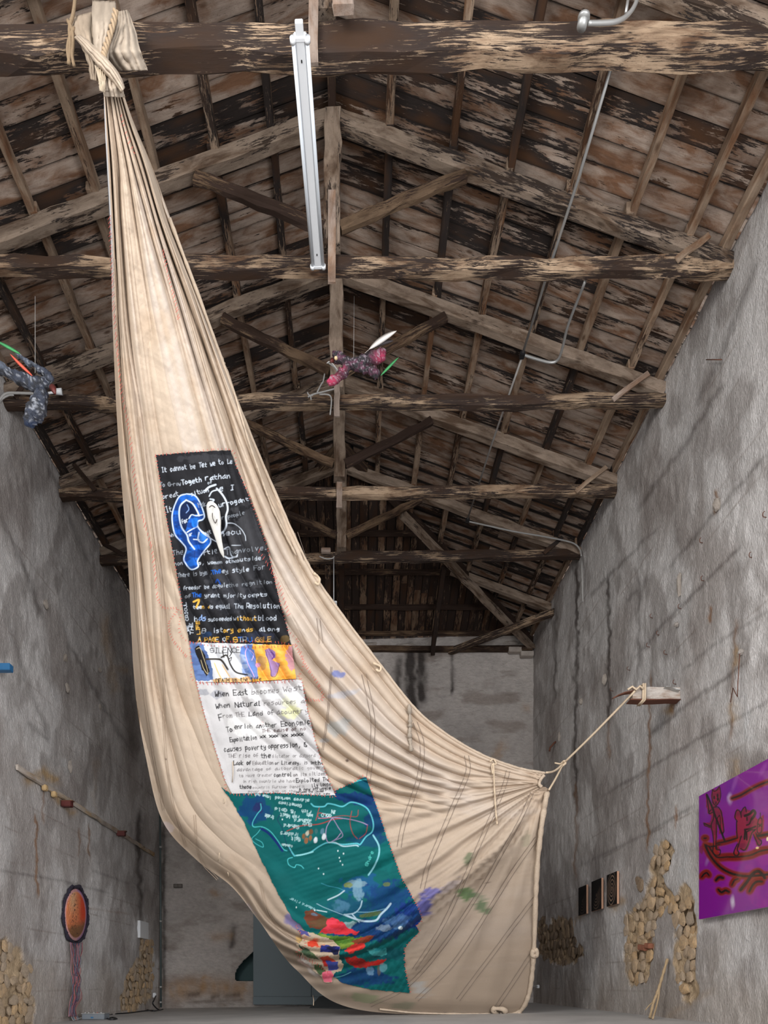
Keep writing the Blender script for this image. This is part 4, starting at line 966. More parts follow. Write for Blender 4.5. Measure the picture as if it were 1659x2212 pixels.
LN = [('It cannot be Tet we to Le', (350,1021), (504,1000), 10, 1.8, WHT),('To G-row ', (346,1052), (398,1048), 9, 1.5, GRYW),('Togeth', (393,1047), (438,1040), 10, 2.2, WHT),('rathan', (444,1038), (500,1032), 10, 2.2, WHT),('creat', (352,1078), (388,1070), 9, 1.6, WHT),('situon', (413,1071), (454,1062), 9, 1.9, WHT),('of', (449,1046), (460,1044), 7, 1.2, WHT),
    ('e I', (474,1062), (508,1057), 11, 2.2, WHT),('It', (360,1108), (374,1104), 12, 1.8, WHT),('Mak', (430,1097), (447,1092), 10, 1.4, GRYW),('urrogant', (474,1096), (540,1081), 9, 2.0, WHT),('for', (394,1131), (408,1127), 9, 2, WHT),('ur people', (474,1123), (530,1111), 8, 1.2, GRYW),
    ('whi', (367,1160), (382,1156), 8, 1.5, GRYW),('or', (409,1158), (417,1156), 7, 1.8, WHT),('att', (444,1156), (458,1152), 8, 1.6, WHT),('neou', (476,1158), (524,1153), 10, 2.1, WHT),('The', (374,1199), (398,1196), 10, 1.5, GRYW),('rtie', (441,1199), (472,1194), 10, 1.6, WHT),('Thanvolve.', (488,1198), (580,1186), 10, 1.7, GRYW),
    ('non', (377,1222), (397,1219), 8, 1.5, GRYW),('s, women othe', (430,1220), (514,1215), 7, 1.7, WHT),('outside', (512,1214), (566,1209), 8, 1.8, WHT),('There is bym ,', (384,1247), (460,1240), 9, 1.5, GRYW),('The', (458,1240), (480,1237), 9, 2.2, BLU),('ey style', (480,1238), (540,1233), 9, 1.9, WHT),('For', (548,1232), (576,1229), 9, 1.4, GRYW),
    ('freedor be acquie', (396,1274), (494,1268), 8, 1.5, WHT),('the regnition', (494,1268), (590,1260), 8, 1.4, GRYW),('of', (400,1292), (414,1291), 8, 1.5, GRYW),('The', (416,1291), (437,1289), 9, 2, BLU),('yrant mjority', (442,1290), (532,1290), 8, 1.7, WHT),('cepts', (536,1290), (580,1287), 8, 1.9, WHT),
    ('teen as', (418,1315), (462,1314), 8, 1.8, [WHT, YEL]),('equal The', (466,1314), (528,1314), 9, 1.8, WHT),('Resolution', (532,1314), (606,1314), 10, 1.8, WHT),('has', (420,1342), (448,1340), 12, 2.2, [WHT, lin(140, 170, 220)]),('succeeded', (450,1342), (502,1340), 8, 1.6, WHT),('without', (504,1340), (556,1340), 9, 2, [YEL, WHT]),('blood', (558,1340), (600,1340), 10, 1.6, WHT),
    ('B', (436,1367), (446,1367), 9, 1.9, WHT),('istory', (460,1367), (506,1365), 9, 2, [YEL, WHT, WHT]),('ends', (514,1365), (550,1363), 8, 2.1, [YEL, WHT]),('along', (560,1364), (606,1362), 8, 1.9, WHT),('A PAGE OF', (428,1386), (496,1385), 9, 2, [WHT, YEL, WHT]),('STRU', (504,1387), (546,1386), 10, 2.3, [YEL, WHT, BLU]),('GGLE', (552,1387), (588,1386), 9, 2.2, YEL),
    ('LIFE', (432,1370), (430,1341), 7, 2.2, YEL),('THE', (418,1370), (416,1344), 7, 1.8, WHT),('WE', (408,1364), (407,1350), 5, 1.6, WHT),('CRICUL', (408,1340), (402,1300), 6, 1.3, WHT),('WORK', (398,1338), (394,1306), 5, 1.2, GRYW),('UNDER', (392,1306), (388,1266), 4.5, 1.0, GRYW)]
for s, a, b, h, w_, c in LN: cv.text(s, a, b, h, c, w_ * .88)
cv.curve([(476,1262),(470,1252),(466,1258)], 3, lin(26, 70, 150), .8); cv.curve([(418,1300),(430,1296),(424,1312)], 4, YEL, .9)
cv.blob(447, 1370, 12, 8, lin(40, 70, 110), .6); cv.blob(560, 1375, 40, 12, lin(50, 56, 76), .5, 0, 9); cv.blob(616, 1380, 10, 10, lin(120, 96, 52), .5)
patch('black_patch', PB, cv, .66, .024, .8, 'black painted patch of white handwriting with a blue ear')
# ---- strip of painted ears
cv = Canvas(400, 1380, 650, 1480, 1.8, lin(212, 214, 218))
cv.a *= (.86 + .22 * fbm(cv.X * .1, cv.Y * .1, 411))[..., None]
cv.poly([(405,1385),(438,1390),(452,1420),(462,1470),(420,1472)], lin(58, 84, 136), .95, 2, 12, lin(78, 108, 160))
cv.poly([(520,1395),(545,1390),(552,1440),(560,1474),(530,1462),(518,1430)], lin(70, 114, 190), .9, 2, 13, lin(150, 170, 210))
cv.poly([(545,1390),(632,1390),(644,1470),(540,1476),(552,1450)], lin(222, 160, 62), 1, 2, 14, lin(236, 178, 84))
cv.poly([(622,1394),(634,1392),(642,1440),(626,1450),(618,1425)], lin(150, 110, 170), .6, 4, 15)
cv.poly([(460,1468),(540,1462),(545,1476),(462,1478)], lin(224, 170, 84), .8, 2, 16); cv.curve([(463,1432),(470,1450),(480,1470)], 3, lin(222, 180, 120), .7); cv.curve([(480,1436),(496,1462)], 3, lin(222, 180, 120), .6)
for P in ([(421,1402),(430,1394),(440,1408),(446,1428),(452,1450),(446,1462),(436,1446),(428,1424),(421,1402)],):
    cv.poly(P, lin(30, 28, 30), 1, 1.5, 17); cv.curve([(424,1402),(432,1400),(438,1416),(446,1440),(449,1456),(440,1444),(434,1426)], 1.2, lin(190, 176, 140), .9)
cv.curve([(444,1424),(470,1424),(480,1428),(492,1446)], 4, lin(58, 52, 46), .9, 1.2, None, .3); cv.curve([(478,1420),(490,1416),(498,1436),(510,1452),(534,1458)], 3.4, lin(50, 46, 42), .9, 1.2, None, .2)
cv.curve([(484,1420),(480,1406)], 2, lin(50, 46, 42)); cv.curve([(492,1416),(492,1404)], 1.8, lin(50, 46, 42)); cv.curve([(496,1418),(502,1408)], 1.8, lin(50, 46, 42)); cv.curve([(494,1424),(500,1420),(498,1428)], 1.6, lin(60, 54, 50))
cv.text('SILENCE', (454,1410), (520,1410), 11, lin(70, 68, 68), 1.8)
cv.poly([(533,1398),(548,1404),(552,1424),(556,1450),(558,1466),(548,1468),(540,1450),(532,1430),(529,1410)], lin(96, 128, 190), .95, 1, 18); cv.curve([(533,1400),(530,1412),(536,1434),(545,1452),(550,1464)], 1.8, lin(206, 170, 214), .9); cv.curve([(540,1404),(548,1414),(544,1426)], 2, lin(206, 180, 220), .8)
cv.blob(557, 1437, 6, 5, lin(220, 160, 210), .9); cv.blob(566, 1432, 14, 16, lin(110, 100, 90), .5, 0, 19)
cv.poly([(572,1404),(582,1400),(594,1408),(596,1420),(588,1426),(604,1434),(602,1446),(594,1462),(586,1462),(584,1446),(580,1426),(574,1414)], lin(150, 122, 172), .95, 1, 20); cv.curve([(573,1404),(580,1428),(585,1446),(586,1460),(596,1460),(604,1436)], 1.2, lin(70, 56, 90), .9)
cv.curve([(586,1408),(592,1416),(588,1424)], 2.4, lin(110, 70, 150), .8)
cv.text('DEATH in the life', (467,1475), (566,1470), 8, lin(56, 48, 40), 1.8)
patch('ear_strip', PE, cv, .6, .026, .8, 'painted strip of ears in blue, white and orange')
# ---- pale grey writing patch
cv = Canvas(415, 1460, 735, 1725, 1.7, lin(196, 194, 194))
cv.a *= (.86 + .2 * fbm(cv.X * .03, cv.Y * .02, 421, 5))[..., None] * (.94 + .1 * fbm((cv.X + cv.Y * -.3) * .18, cv.Y * .01, 423))[..., None]
for b in [(580,1500,70,14,lin(226,226,226),.7,0,1),(640,1500,30,20,lin(228,228,230),.6,0,2),(625,1540,30,16,lin(214,214,160),.7,0,3),(540,1570,60,24,lin(222,222,220),.6,.2,4),(628,1515,20,20,lin(220,220,180),.5,0,5),(565,1563,7,5,lin(226,180,176),.6,0,6),(470,1500,16,10,lin(120,124,140),.5,0,7),(436,1495,16,8,lin(110,116,130),.5,0,8)]:
    cv.blob(*b[:5], b[5], b[6], b[7] + 430)
INK = lin(40, 38, 40); INK2 = lin(112, 108, 108)
LG = [('When East', (464,1505), (538,1501), 11, 2.1, INK),('becomes', (544,1500), (606,1496), 10, 1.7, INK2),('West', (612,1495), (657,1491), 11, 1.9, INK2),('When Natural', (466,1530), (566,1524), 10, 2, INK),('resources an', (570,1524), (666,1518), 9, 1.5, INK2),('F', (474,1557), (482,1555), 13, 2.4, INK),('rom THE', (482,1551), (530,1547), 9, 1.5, INK2),('Land of', (538,1547), (594,1543), 10, 1.8, INK),('acountry', (598,1543), (668,1540), 9, 1.7, INK2),
    ('To', (490,1582), (504,1580), 10, 1.9, INK),('enrich another', (507,1575), (600,1570), 9, 1.7, INK),('Economic', (608,1570), (672,1564), 11, 1.9, INK),('THE cause of no', (566,1582), (662,1577), 7, 1.4, lin(76, 50, 50)),('Expoiltation', (497,1603), (556,1597), 9, 1.8, INK),('** *** ** ****', (562,1594), (656,1589), 7, 2.2, INK),
    ('causes poverty', (485,1624), (576,1618), 10, 1.8, INK),('oppression, &', (580,1617), (664,1613), 10, 1.8, INK),('THE rise of', (493,1637), (560,1635), 8, 1.5, INK2),('the', (564,1637), (586,1637), 9, 2.2, INK),('dictator or autocra', (588,1637), (682,1635), 7, 1.1, INK2),('Lack of', (504,1653), (544,1652), 8, 2, INK),('Education', (546,1652), (592,1651), 8, 1.7, INK2),('or Literacy, is in', (594,1652), (680,1651), 7, 1.5, INK),('the', (680,1652), (702,1651), 8, 2.1, INK),
    ('advantage of autocratic govern', (512,1666), (702,1661), 6.5, 1.2, INK2),('to Have Greater', (517,1679), (590,1677), 6.5, 1.1, INK2),('control', (592,1678), (632,1677), 8, 1.9, INK),('on its citizens', (634,1677), (708,1674), 7, 1.5, INK2),('in righ countrie who have', (524,1691), (638,1690), 6, 1.0, INK2),('Exploited The', (640,1690), (714,1687), 7.5, 1.7, INK),
    ('those', (518,1704), (544,1703), 7, 1.9, INK),('countris Further benefit', (546,1704), (660,1702), 5.5, 1.0, INK2),('lly loose', (674,1700), (716,1697), 7, 1.5, INK),('power and gap on the', (536,1712), (640,1711), 5, .9, INK2),('A new struggle', (646,1709), (716,1705), 6, 1.5, INK),('starts', (612,1717), (636,1716), 4.5, 1, INK2),('between the losses', (640,1713), (700,1711), 4, 1.1, INK),('between the new', (640,1718), (714,1716), 3.6, 1.1, INK)]
for s, a, b, h, w_, c in LG: cv.text(s, a, b, h, c, w_, 1, .28)
patch('grey_patch', PG, cv, .62, .028, .8, 'pale grey patch of black handwriting')
# ---- turquoise map patch
T0 = lin(0, 98, 98); NAVY = lin(12, 44, 110); CYA = lin(84, 200, 204)
cv = Canvas(465, 1670, 925, 2155, 1.25, T0)
cv.a *= (.82 + .3 * fbm(cv.X * .02, cv.Y * .03, 441, 5))[..., None]
for b in [(548,1748,40,34,lin(12,60,118),.85,.4,1),(556,1746,14,16,lin(40,30,90),.7,0,2),(770,1725,56,16,NAVY,.9,.15,3),(815,1770,26,50,NAVY,.75,-.3,4),(800,1815,50,16,lin(10,60,110),.6,0,5),(790,1690,16,16,lin(10,80,120),.6,0,6),(830,1850,20,40,lin(0,116,112),.5,0,7),
    (780,1912,46,26,lin(24,86,140),.8,0,8),(840,1950,60,44,lin(14,56,120),.8,.2,9),(760,1960,60,24,lin(14,70,110),.7,0,10),(800,2010,110,26,lin(14,44,112),.85,-.1,11),(890,1975,34,30,lin(24,50,130),.8,0,12),(840,2060,40,18,lin(10,70,84),.6,0,13),(780,2112,66,22,lin(14,50,110),.85,0,14),
    (735,1956,22,14,lin(90,140,170),.5,.3,15),(772,1922,14,26,lin(130,170,190),.75,0,16),(765,1910,26,8,lin(140,170,180),.6,0,17),(752,1912,9,6,lin(130,140,50),.8,0,18),(834,1910,8,6,lin(110,120,50),.7,0,19),(800,1975,26,7,lin(96,110,50),.8,-.2,20),(860,1990,30,16,lin(90,130,170),.5,0,21),(830,2004,20,8,lin(130,150,170),.7,-.1,22),(752,2000,26,9,lin(160,190,190),.8,-.5,23),(865,2004,6,4,lin(220,235,240),.9,0,24),(740,1925,12,6,lin(20,100,130),.6,0,25),(700,1960,30,18,lin(0,92,100),.6,0,26)]:
    cv.blob(*b[:5], b[5], b[6], b[7] + 450)
MAP = [(563,1736),(564,1748),(556,1758),(546,1776),(548,1786),(566,1786),(584,1796),(600,1816),(612,1834),(620,1838)]
cv.curve(MAP, 1.8, CYA, .8); cv.curve([(566,1786),(556,1800),(544,1812),(552,1822),(568,1830),(566,1820),(552,1812)], 1.3, CYA, .7)
cv.curve([(564,1790),(580,1800),(596,1818),(610,1838)], 5, NAVY, .9)
cv.curve([(622,1826),(634,1846),(640,1848),(668,1842),(690,1828),(710,1820),(740,1824),(770,1822),(778,1824),(790,1808),(804,1796),(806,1776),(796,1750),(780,1738),(758,1733),(740,1742),(722,1738),(708,1736),(700,1742),(680,1742),(672,1736)], 2.8, lin(96, 196, 208), .9, 1, None, .25)
cv.curve([(640,1848),(654,1846),(676,1840)], 3, lin(150, 220, 225), .8); cv.curve([(632,1852),(622,1856),(624,1868),(636,1874),(640,1868),(650,1870),(656,1876)], 1.6, CYA, .8)
cv.curve([(806,1804),(818,1826),(818,1848),(808,1872),(796,1890)], 3.4, lin(140, 208, 218), .9, 1, None, .3); cv.curve([(724,1704),(786,1684),(800,1700),(814,1740),(828,1780),(838,1815)], 2.4, CYA, .85, 1)
REDL = lin(170, 66, 60); LIL = lin(170, 150, 190)
cv.curve([(620,1795),(650,1784),(690,1780),(720,1770),(740,1768)], 2.2, REDL, .9); cv.curve([(688,1768),(720,1766),(756,1770),(780,1776),(794,1782)], 1.8, LIL, .9)
cv.curve([(718,1766),(706,1786),(704,1806),(710,1820),(726,1812),(736,1800)], 1.8, LIL, .9); cv.curve([(718,1766),(730,1786),(740,1806),(716,1818)], 1.6, LIL, .8); cv.curve([(712,1766),(690,1756),(682,1772)], 1.6, REDL, .9); cv.curve([(760,1752),(756,1776),(762,1800),(772,1812)], 1.5, REDL, .9); cv.curve([(690,1744),(686,1762),(700,1768),(740,1762),(770,1764),(774,1750)], 1.4, REDL, .8); cv.curve([(794,1782),(790,1800),(776,1812)], 1.5, REDL, .8)
cv.curve([(604,1760),(600,1772),(610,1790),(618,1820),(630,1846)], 1.6, lin(20, 60, 90), .9); cv.curve([(710,1820),(724,1820),(742,1828),(768,1826),(774,1828)], 2.6, lin(180, 215, 225), .8)
for (x, y, c) in ((656,1806,lin(140,90,50)),(664,1800,lin(200,190,170)),(672,1796,lin(120,80,50)),(683,1796,lin(60,110,110)),(696,1796,lin(90,130,150)),(661,1816,lin(160,100,60)),(700,1808,lin(230,235,240)),(682,1815,lin(230,235,240)),(670,1810,lin(150,100,60))):
    cv.blob(x, y, 5, 8, c, .95, .2, int(x), .4, .5)
TXT = [('slaves worked in', (668,1727), (575,1719), 6),('Sometimes', (652,1738), (600,1731), 6),('& Gold', (634,1749), (592,1744), 6.5),('in', (640,1754), (626,1752), 6.5),('Salt', (622,1758), (604,1756), 7),('rich', (672,1752), (650,1748), 7),('rich in', (646,1762), (620,1760), 6.5),('was', (676,1760), (662,1757), 6.5),('trade', (592,1762), (572,1758), 7),('+Sahara', (674,1770), (634,1768), 7),('Sub', (674,1778), (652,1776), 7.5),('Sahara', (646,1783), (612,1779), 7.5),('Traders', (646,1800), (604,1796), 7.5),('Salt', (648,1810), (628,1808), 7.5),
    ('IN', (726,1752), (716,1750), 6.5),('GOLD', (716,1760), (694,1756), 6.5),('canaan', (632,1826), (608,1822), 5.5),('the out of the cou', (580,1718), (500,1706), 5)]
for s, a, b, h in TXT: cv.text(s, a, b, h, lin(190, 222, 224), 1.5, .9)
cv.text('Share', (794,1872), (808,1838), 7, lin(80, 190, 180), 1.5, .9); cv.text('samara river', (680,1962), (626,1938), 5, lin(150, 200, 205), 1.2, .8)
cv.curve([(694,1908),(710,1914),(730,1918),(744,1924)], 1.4, lin(60, 150, 170), .8); cv.curve([(744,1924),(730,1934),(708,1944)], 2.8, lin(180, 205, 215), .85, 1, None, .3); cv.curve([(782,1946),(778,1960),(766,1972),(744,1976)], 2.6, lin(170, 200, 215), .85, 1, None, .3)
cv.curve([(744,1976),(770,1986),(790,1990),(812,1988),(822,1976),(836,1962),(844,1952)], 4, lin(180, 205, 220), .85, 1.2, None, .3); cv.curve([(684,1952),(700,1960),(730,1972),(746,1978)], 1.4, lin(150, 190, 205), .8); cv.curve([(766,1970),(800,1970),(836,1962)], 1.4, lin(130, 180, 200), .8); cv.curve([(760,1974),(776,1992)], 2.6, lin(180, 205, 220), .8)
for (x, y) in ((733,1853),(735,1860),(740,1868),(730,1838),(742,1844),(699,1888),(688,1876),(610,1770),(640,1960),(680,1966)): cv.blob(x, y, 1.8, 2.6, lin(220, 240, 240), .95, 0, 3, .5, .2)
cv.curve([(684,1966),(706,1970)], 2, lin(200, 225, 230), .8)
cv.poly([(658,1970),(672,1966),(700,1976),(712,1982),(706,2002),(690,2010),(664,2002),(660,1988)], lin(118, 62, 44), 1, 2.5, 31, lin(104, 76, 50))
cv.poly([(706,1984),(724,1984),(738,1992),(752,2006),(776,2014),(770,2020),(740,2018),(712,2018),(690,2012),(704,2000)], lin(214, 48, 58), 1, 2.5, 32, lin(236, 66, 84)); cv.blob(678, 1975, 8, 4, lin(110, 130, 150), .9, .2, 33)
cv.poly([(672,2012),(700,2020),(750,2022),(792,2026),(780,2034),(752,2048),(734,2052),(728,2040),(700,2036)], lin(80, 122, 44), 1, 3, 34, lin(124, 150, 56)); cv.poly([(758,2034),(790,2022),(812,2020),(800,2032),(776,2040)], lin(156, 54, 34), 1, 2.5, 35, lin(120, 60, 34))
cv.poly([(748,2046),(770,2038),(786,2036),(790,2046),(770,2052),(752,2062),(744,2054)], lin(200, 44, 44), 1, 2.5, 36, lin(226, 60, 54)); cv.poly([(742,2068),(766,2066),(800,2078),(834,2072),(826,2082),(800,2086),(796,2092),(758,2086)], lin(186, 38, 32), 1, 2.5, 37, lin(140, 34, 30)); cv.poly([(792,2052),(812,2048),(834,2050),(836,2062),(818,2066),(800,2062)], lin(30, 124, 130), 1, 2, 38, lin(70, 160, 160))
cv.poly([(726,2062),(742,2060),(744,2076),(730,2080)], lin(0, 76, 80), .9, 2, 39); cv.blob(800, 2096, 10, 12, lin(120, 160, 190), .7, 0, 40); cv.blob(818, 2096, 4, 14, lin(110, 96, 80), .7, 0, 41); cv.curve([(720,2112),(740,2108),(758,2100)], 1.4, lin(110, 190, 200), .8); cv.blob(828, 2090, 8, 10, lin(120, 180, 190), .5, 0, 42)
cv.a *= np.array([.74, .76, .76])
patch('turquoise_patch', PT_, cv, .85, .018, 1.2, 'turquoise painted patch with an upside-down map and paint daubs')
# small paint daubed scraps on the fold left of the turquoise patch
cv = Canvas(600, 1960, 760, 2140, 1.5, lin(190, 170, 146)); PS = [(640,2004),(668,2012),(720,2030),(736,2046),(732,2070),(744,2082),(738,2098),(722,2104),(716,2122),(700,2124),(692,2108),(676,2098),(664,2084),(646,2074),(652,2060),(640,2040),(655,2030)]
cv.a *= (.85 + .3 * fbm(cv.X * .05, cv.Y * .05, 461))[..., None]
for P, c, c2, s_ in (([(655,2022),(700,2030),(716,2040),(694,2048),(664,2040)], lin(206,120,90), lin(200,180,150), 1),([(664,2032),(684,2030),(690,2044),(668,2046)], lin(210,70,46), None, 2),([(690,2040),(716,2042),(736,2046),(732,2064),(712,2060),(692,2054)], lin(48,56,140), lin(26,28,60), 3),([(646,2040),(668,2052),(690,2072),(668,2070),(650,2056)], lin(86,104,70), lin(60,80,60), 4),
    ([(690,2068),(712,2066),(728,2082),(720,2092),(700,2086)], lin(186,48,40), lin(206,80,50), 5),([(704,2076),(732,2078),(728,2094),(712,2096)], lin(64,76,150), None, 6),([(676,2086),(694,2084),(706,2100),(690,2108)], lin(74,96,62), None, 7),([(696,2100),(716,2096),(722,2106),(714,2122),(698,2122)], lin(228,96,120), lin(236,120,140), 8),([(640,2004),(664,2010),(672,2022),(646,2018)], lin(84,80,140), None, 9),([(646,2066),(664,2074),(680,2090),(660,2088)], lin(206,196,186), None, 10)):
    cv.poly(P, c, 1, 2.2, s_ + 470, c2)
cv.a *= .78
patch('paint_daubed_scrap', PS, cv, .9, .03, 2.5, 'small ragged scraps of red, pink, green and blue paint')
# ---- carved pale teardrop sewn on the black patch
sp = crom([(458,1086),(461,1102),(464,1124),(468,1146),(474,1172),(480,1195),(484,1207)], 22); rr_ = np.interp(np.linspace(0, 1, 22), [0, .06, .18, .35, .5, .65, .85, 1], [3, 11, 15, 14.5, 10, 7, 4.5, .8])
V = []; Fc = []; nn = 12
for i in range(22):
    c = onto(sp[i, 0], sp[i, 1], .05); wv_ = rr_[i] * c[1] / F
    for j in range(nn):
        a = 2 * math.pi * j / nn; V.append((c[0] + math.cos(a) * wv_, c[1] + math.sin(a) * wv_ * .45 - .03, c[2] - math.cos(a) * wv_ * .22))
for i in range(21):
    for j in range(nn): Fc.append((i * nn + j, i * nn + (j + 1) % nn, (i + 1) * nn + (j + 1) % nn, (i + 1) * nn + j))
Fc += [tuple(range(nn))[::-1], tuple(range(21 * nn, 22 * nn))]
o = mobj('teardrop_ornament', V, Fc, flat('pale_grey_paper', lin(196, 194, 188), .6, 0, .2, 14, .006), cloth, True); o['label'] = 'pale grey teardrop-shaped ornament'
l_ = [crom([(452,1096),(458,1092),(466,1098),(470,1112),(466,1130),(460,1120),(459,1108)], 20)]
tube('ornament_groove', [tuple(onto(p[0], p[1], .13)) for p in l_[0]], .007, M_THREAD_D, o, 5)
# ---- rope hems, ties, knot
def rope_on(P, r, n, off=.01, name='hem_rope', mat=M_ROPE, jit=.25):
    Q = crom(P, n); rs = [r * (1 + jit * (math.sin(i * .7) * .3 + prng.uniform(-.6, .6))) for i in range(n)]
    return tube(name, [tuple(onto(p[0], p[1], off)) for p in Q], rs, mat, cloth, 8)
M_HEM = flat('rolled_cloth_hem', lin(178, 160, 140), .95, 0, .25, 30, .01)
rope_on([(x - 2, y + 2) for x, y in RP[3:]], .024, 160, .0, 'hem_rope', M_HEM)
rope_on([(1182,1712),(1176,1745),(1168,1800),(1161,1870),(1157,1950),(1154,2040),(1150,2100),(1142,2150),(1126,2182),(1105,2192),(1080,2190)], .05, 90, .02, 'rolled_hem', M_HEM)
rope_on([(1060,2190),(1000,2190),(900,2188),(820,2180)], .02, 50, .0, 'rolled_hem', M_HEM, .4)
rope_on([(1094,2188),(1086,2180),(1066,2180),(1074,2192),(1096,2198),(1110,2196),(1126,2190)], .06, 30, .08, 'hem_bunch', M_HEM, .5)
rope_on([(1156,2050),(1160,2058),(1158,2066),(1150,2062),(1153,2052)], .05, 16, .07, 'hem_knot', M_HEM)
rope_on([(1170,1700),(1165,1694),(1168,1684),(1176,1674)], .03, 14, .03, 'rolled_hem', M_HEM)
rope_on([(884,1522),(886,1560),(885,1590),(889,1622)], .035, 30, .05, 'hanging_rag', flat('grey_rag', lin(150, 138, 124), .95, 0, .3, 40, .01), .7)
rope_on([(1066,1648),(1068,1700),(1071,1750),(1074,1780)], .016, 24, .06, 'hanging_cord', M_ROPE)
rope_on([(1058,1645),(1066,1640),(1072,1650),(1063,1652),(1064,1672)], .014, 20, .06, 'hanging_cord', M_ROPE)
rope_on([(678,1238),(690,1250),(688,1262),(680,1258)], .02, 14, .06, 'hem_knot', M_ROPE)
rope_on([(806,1432),(822,1440),(820,1450),(812,1446)], .02, 14, .06, 'hem_knot', M_ROPE)
rope_on([(478,770),(500,830),(538,955),(562,1025),(592,1105),(640,1200)], .016, 70, .02, 'ragged_edge', M_HEM, .5)
def strip(name, A, B, depth, nf, amp, bulge=.1, nU=24, nV=40, col=(172, 158, 142), seed=0):
    a = crom(A, nV); b = crom(B, nV); dd = np.interp(np.linspace(0, 1, nV), np.linspace(0, 1, len(depth)), depth)
    u = np.linspace(0, 1, nU)[:, None]
    X = a[:, 0] * (1 - u) + b[:, 0] * u; Y = a[:, 1] * (1 - u) + b[:, 1] * u
    X = X + (fbm(X * .1, Y * .1, seed) - .5) * 3
    t = u * nf + .5 * (fbm(X * .05, Y * .03, seed + 4) - .5) * 2
    Dp = dd[None, :] - amp * (ridge(t) - .4) - bulge * np.sin(np.pi * u) + .03 * (fbm(X * .08, Y * .05, seed + 2) - .5)
    V = np.stack([(X - CX) * Dp / F, Dp, ZC + (CY - Y) * Dp / F], -1)
    C = np.array(lin(*col)) * (.72 + .5 * fbm(X * .1, Y * .05, seed + 6))[..., None]
    o = mobj(name, V.reshape(-1, 3), grid_faces(nU, nV)[:, ::-1].copy(), M_CLOTH, cloth, True, cols=C.reshape(-1, 3))
    md = o.modifiers.new('thickness', 'SOLIDIFY'); md.thickness = .012; md.offset = 0
    return o
strip('knot_loop', [(256,26),(246,70),(230,112),(256,152)], [(276,22),(292,62),(304,112),(319,152)], [8.12, 7.95, 7.92, 8.05], 4.2, .05, .10, seed=11)
strip('knot_loop', [(150,40),(166,80),(188,130),(196,172)], [(200,26),(204,80),(212,130),(214,176)], [8.1, 7.95, 7.95, 8.0], 3.5, .03, .06, col=(160, 144, 126), seed=12)
strip('knot_loop', [(199,2),(200,50),(204,110),(214,170),(220,196)], [(250,4),(250,50),(236,100),(234,150),(240,196)], [8.3, 7.85, 7.83, 7.86, 7.9], 3.6, .03, .07, seed=13)
strip('knot_loop', [(160,80),(186,110),(212,142),(240,172),(262,200)], [(172,76),(204,100),(232,128),(256,158),(270,190)], [7.9, 7.8, 7.74, 7.78, 7.85], 3.0, .03, .08, col=(178, 162, 144), seed=14)
strip('knot_loop', [(214,150),(220,170),(222,190),(225,208)], [(240,150),(256,170),(264,190),(270,210)], [7.95, 7.86, 7.86, 7.93], 4.0, .03, .06, seed=15)
strip('knot_frill', [(204,140),(212,170),(216,196)], [(228,160),(228,180),(226,200)], [7.8, 7.78, 7.82], 5, .05, .02, 20, 24, (188, 172, 150), 16)
Q = crom([(250,22),(244,50),(234,84),(226,110),(223,130)], 40); pts1 = []; pts2 = []
for i, (x, y) in enumerate(Q):
    a = i * .8; c = W(x, y, 7.74)
    pts1.append(c + Vector((math.cos(a) * .018, math.sin(a) * .018, 0))); pts2.append(c - Vector((math.cos(a) * .018, math.sin(a) * .018, 0)))
tubes('twisted_rope', [(pts1, .018), (pts2, .018)], flat('twisted_cotton_rope', lin(160, 138, 112), .95, 0, .2, 40), cloth)
for P in ([(163,-8),(158,30),(150,62),(152,100),(148,138)], [(146,44),(156,66),(158,96),(156,120),(160,142)], [(160,60),(150,84),(146,110),(150,136)]):
    tube('brown_rope', [W(x, y, 7.98) for x, y in [tuple(p) for p in crom(P, 16)]], .02, M_JUTE, cloth, 6)
# hanging threads off the cloth
for (x, y, x2, y2) in ((484,1736,486,1724),(503,1645,502,1690),(474,1842,471,1860),(492,1884,493,1896),(676,2150,677,2172)):
    tube('loose_thread', [tuple(onto(x, y, .05)), tuple(onto((x + x2) / 2 + 1, (y + y2) / 2, .07)), tuple(onto(x2, y2, .05))], .008, M_ROPE, cloth, 4)
# ---------------------------------------------------------------- rope to the iron bracket
Yb_ = 12.5
zt_, zb_ = ZC + (CY - 1487) * Yb_ / F, ZC + (CY - 1515) * Yb_ / F
br = thing('wall_bracket', (XR, Yb_, (zt_ + zb_) / 2), 'rusted white-painted bracket beam jutting from the right wall, holding the rope', 'bracket')
M_CHIP = wood_mat('chipped_white_paint', lin(214, 208, 202), lin(150, 120, 96), lin(92, 58, 42), .3, (2, 10, 10), None, .1)
timber('bracket_arm', (4.96, Yb_, (zt_ + zb_) / 2), (XR + .1, Yb_, (zt_ + zb_) / 2), .16, zt_ - zb_, M_CHIP, br, seg=6, jit=.003)
timber('lower_flange', (4.9, Yb_ - .02, zb_ - .01), (XR + .05, Yb_ - .02, zb_ - .01), .2, .02, M_RUST, br, seg=4, ch=0, jit=.004)
M_, L_ = frame(W(1322, 1508, 12.4), W(1378, 1490, 12.42)); timber('bent_plate', W(1322, 1508, 12.4), W(1376, 1489, 12.42), .09, .015, M_RUST, br, seg=4, ch=0)
timber('bent_plate', W(1434, 1487, 12.4), W(1466, 1494, 12.4), .16, .012, M_GALV, br, seg=3, ch=0)
rp = thing('tie_rope', W(1215, 1650, 13.9), 'beige rope stretched from the cloth corner to the wall bracket', 'rope')
P1 = W(1372, 1492, 12.38); KN = W(1216, 1650, 13.75)
def slack(a, b, n=10, s=.02):
    return [a.lerp(b, i / n) + Vector((0, 0, -s * math.sin(math.pi * i / n))) for i in range(n + 1)]
tube('rope_line', slack(P1, KN), .021, M_ROPE, rp, 8)
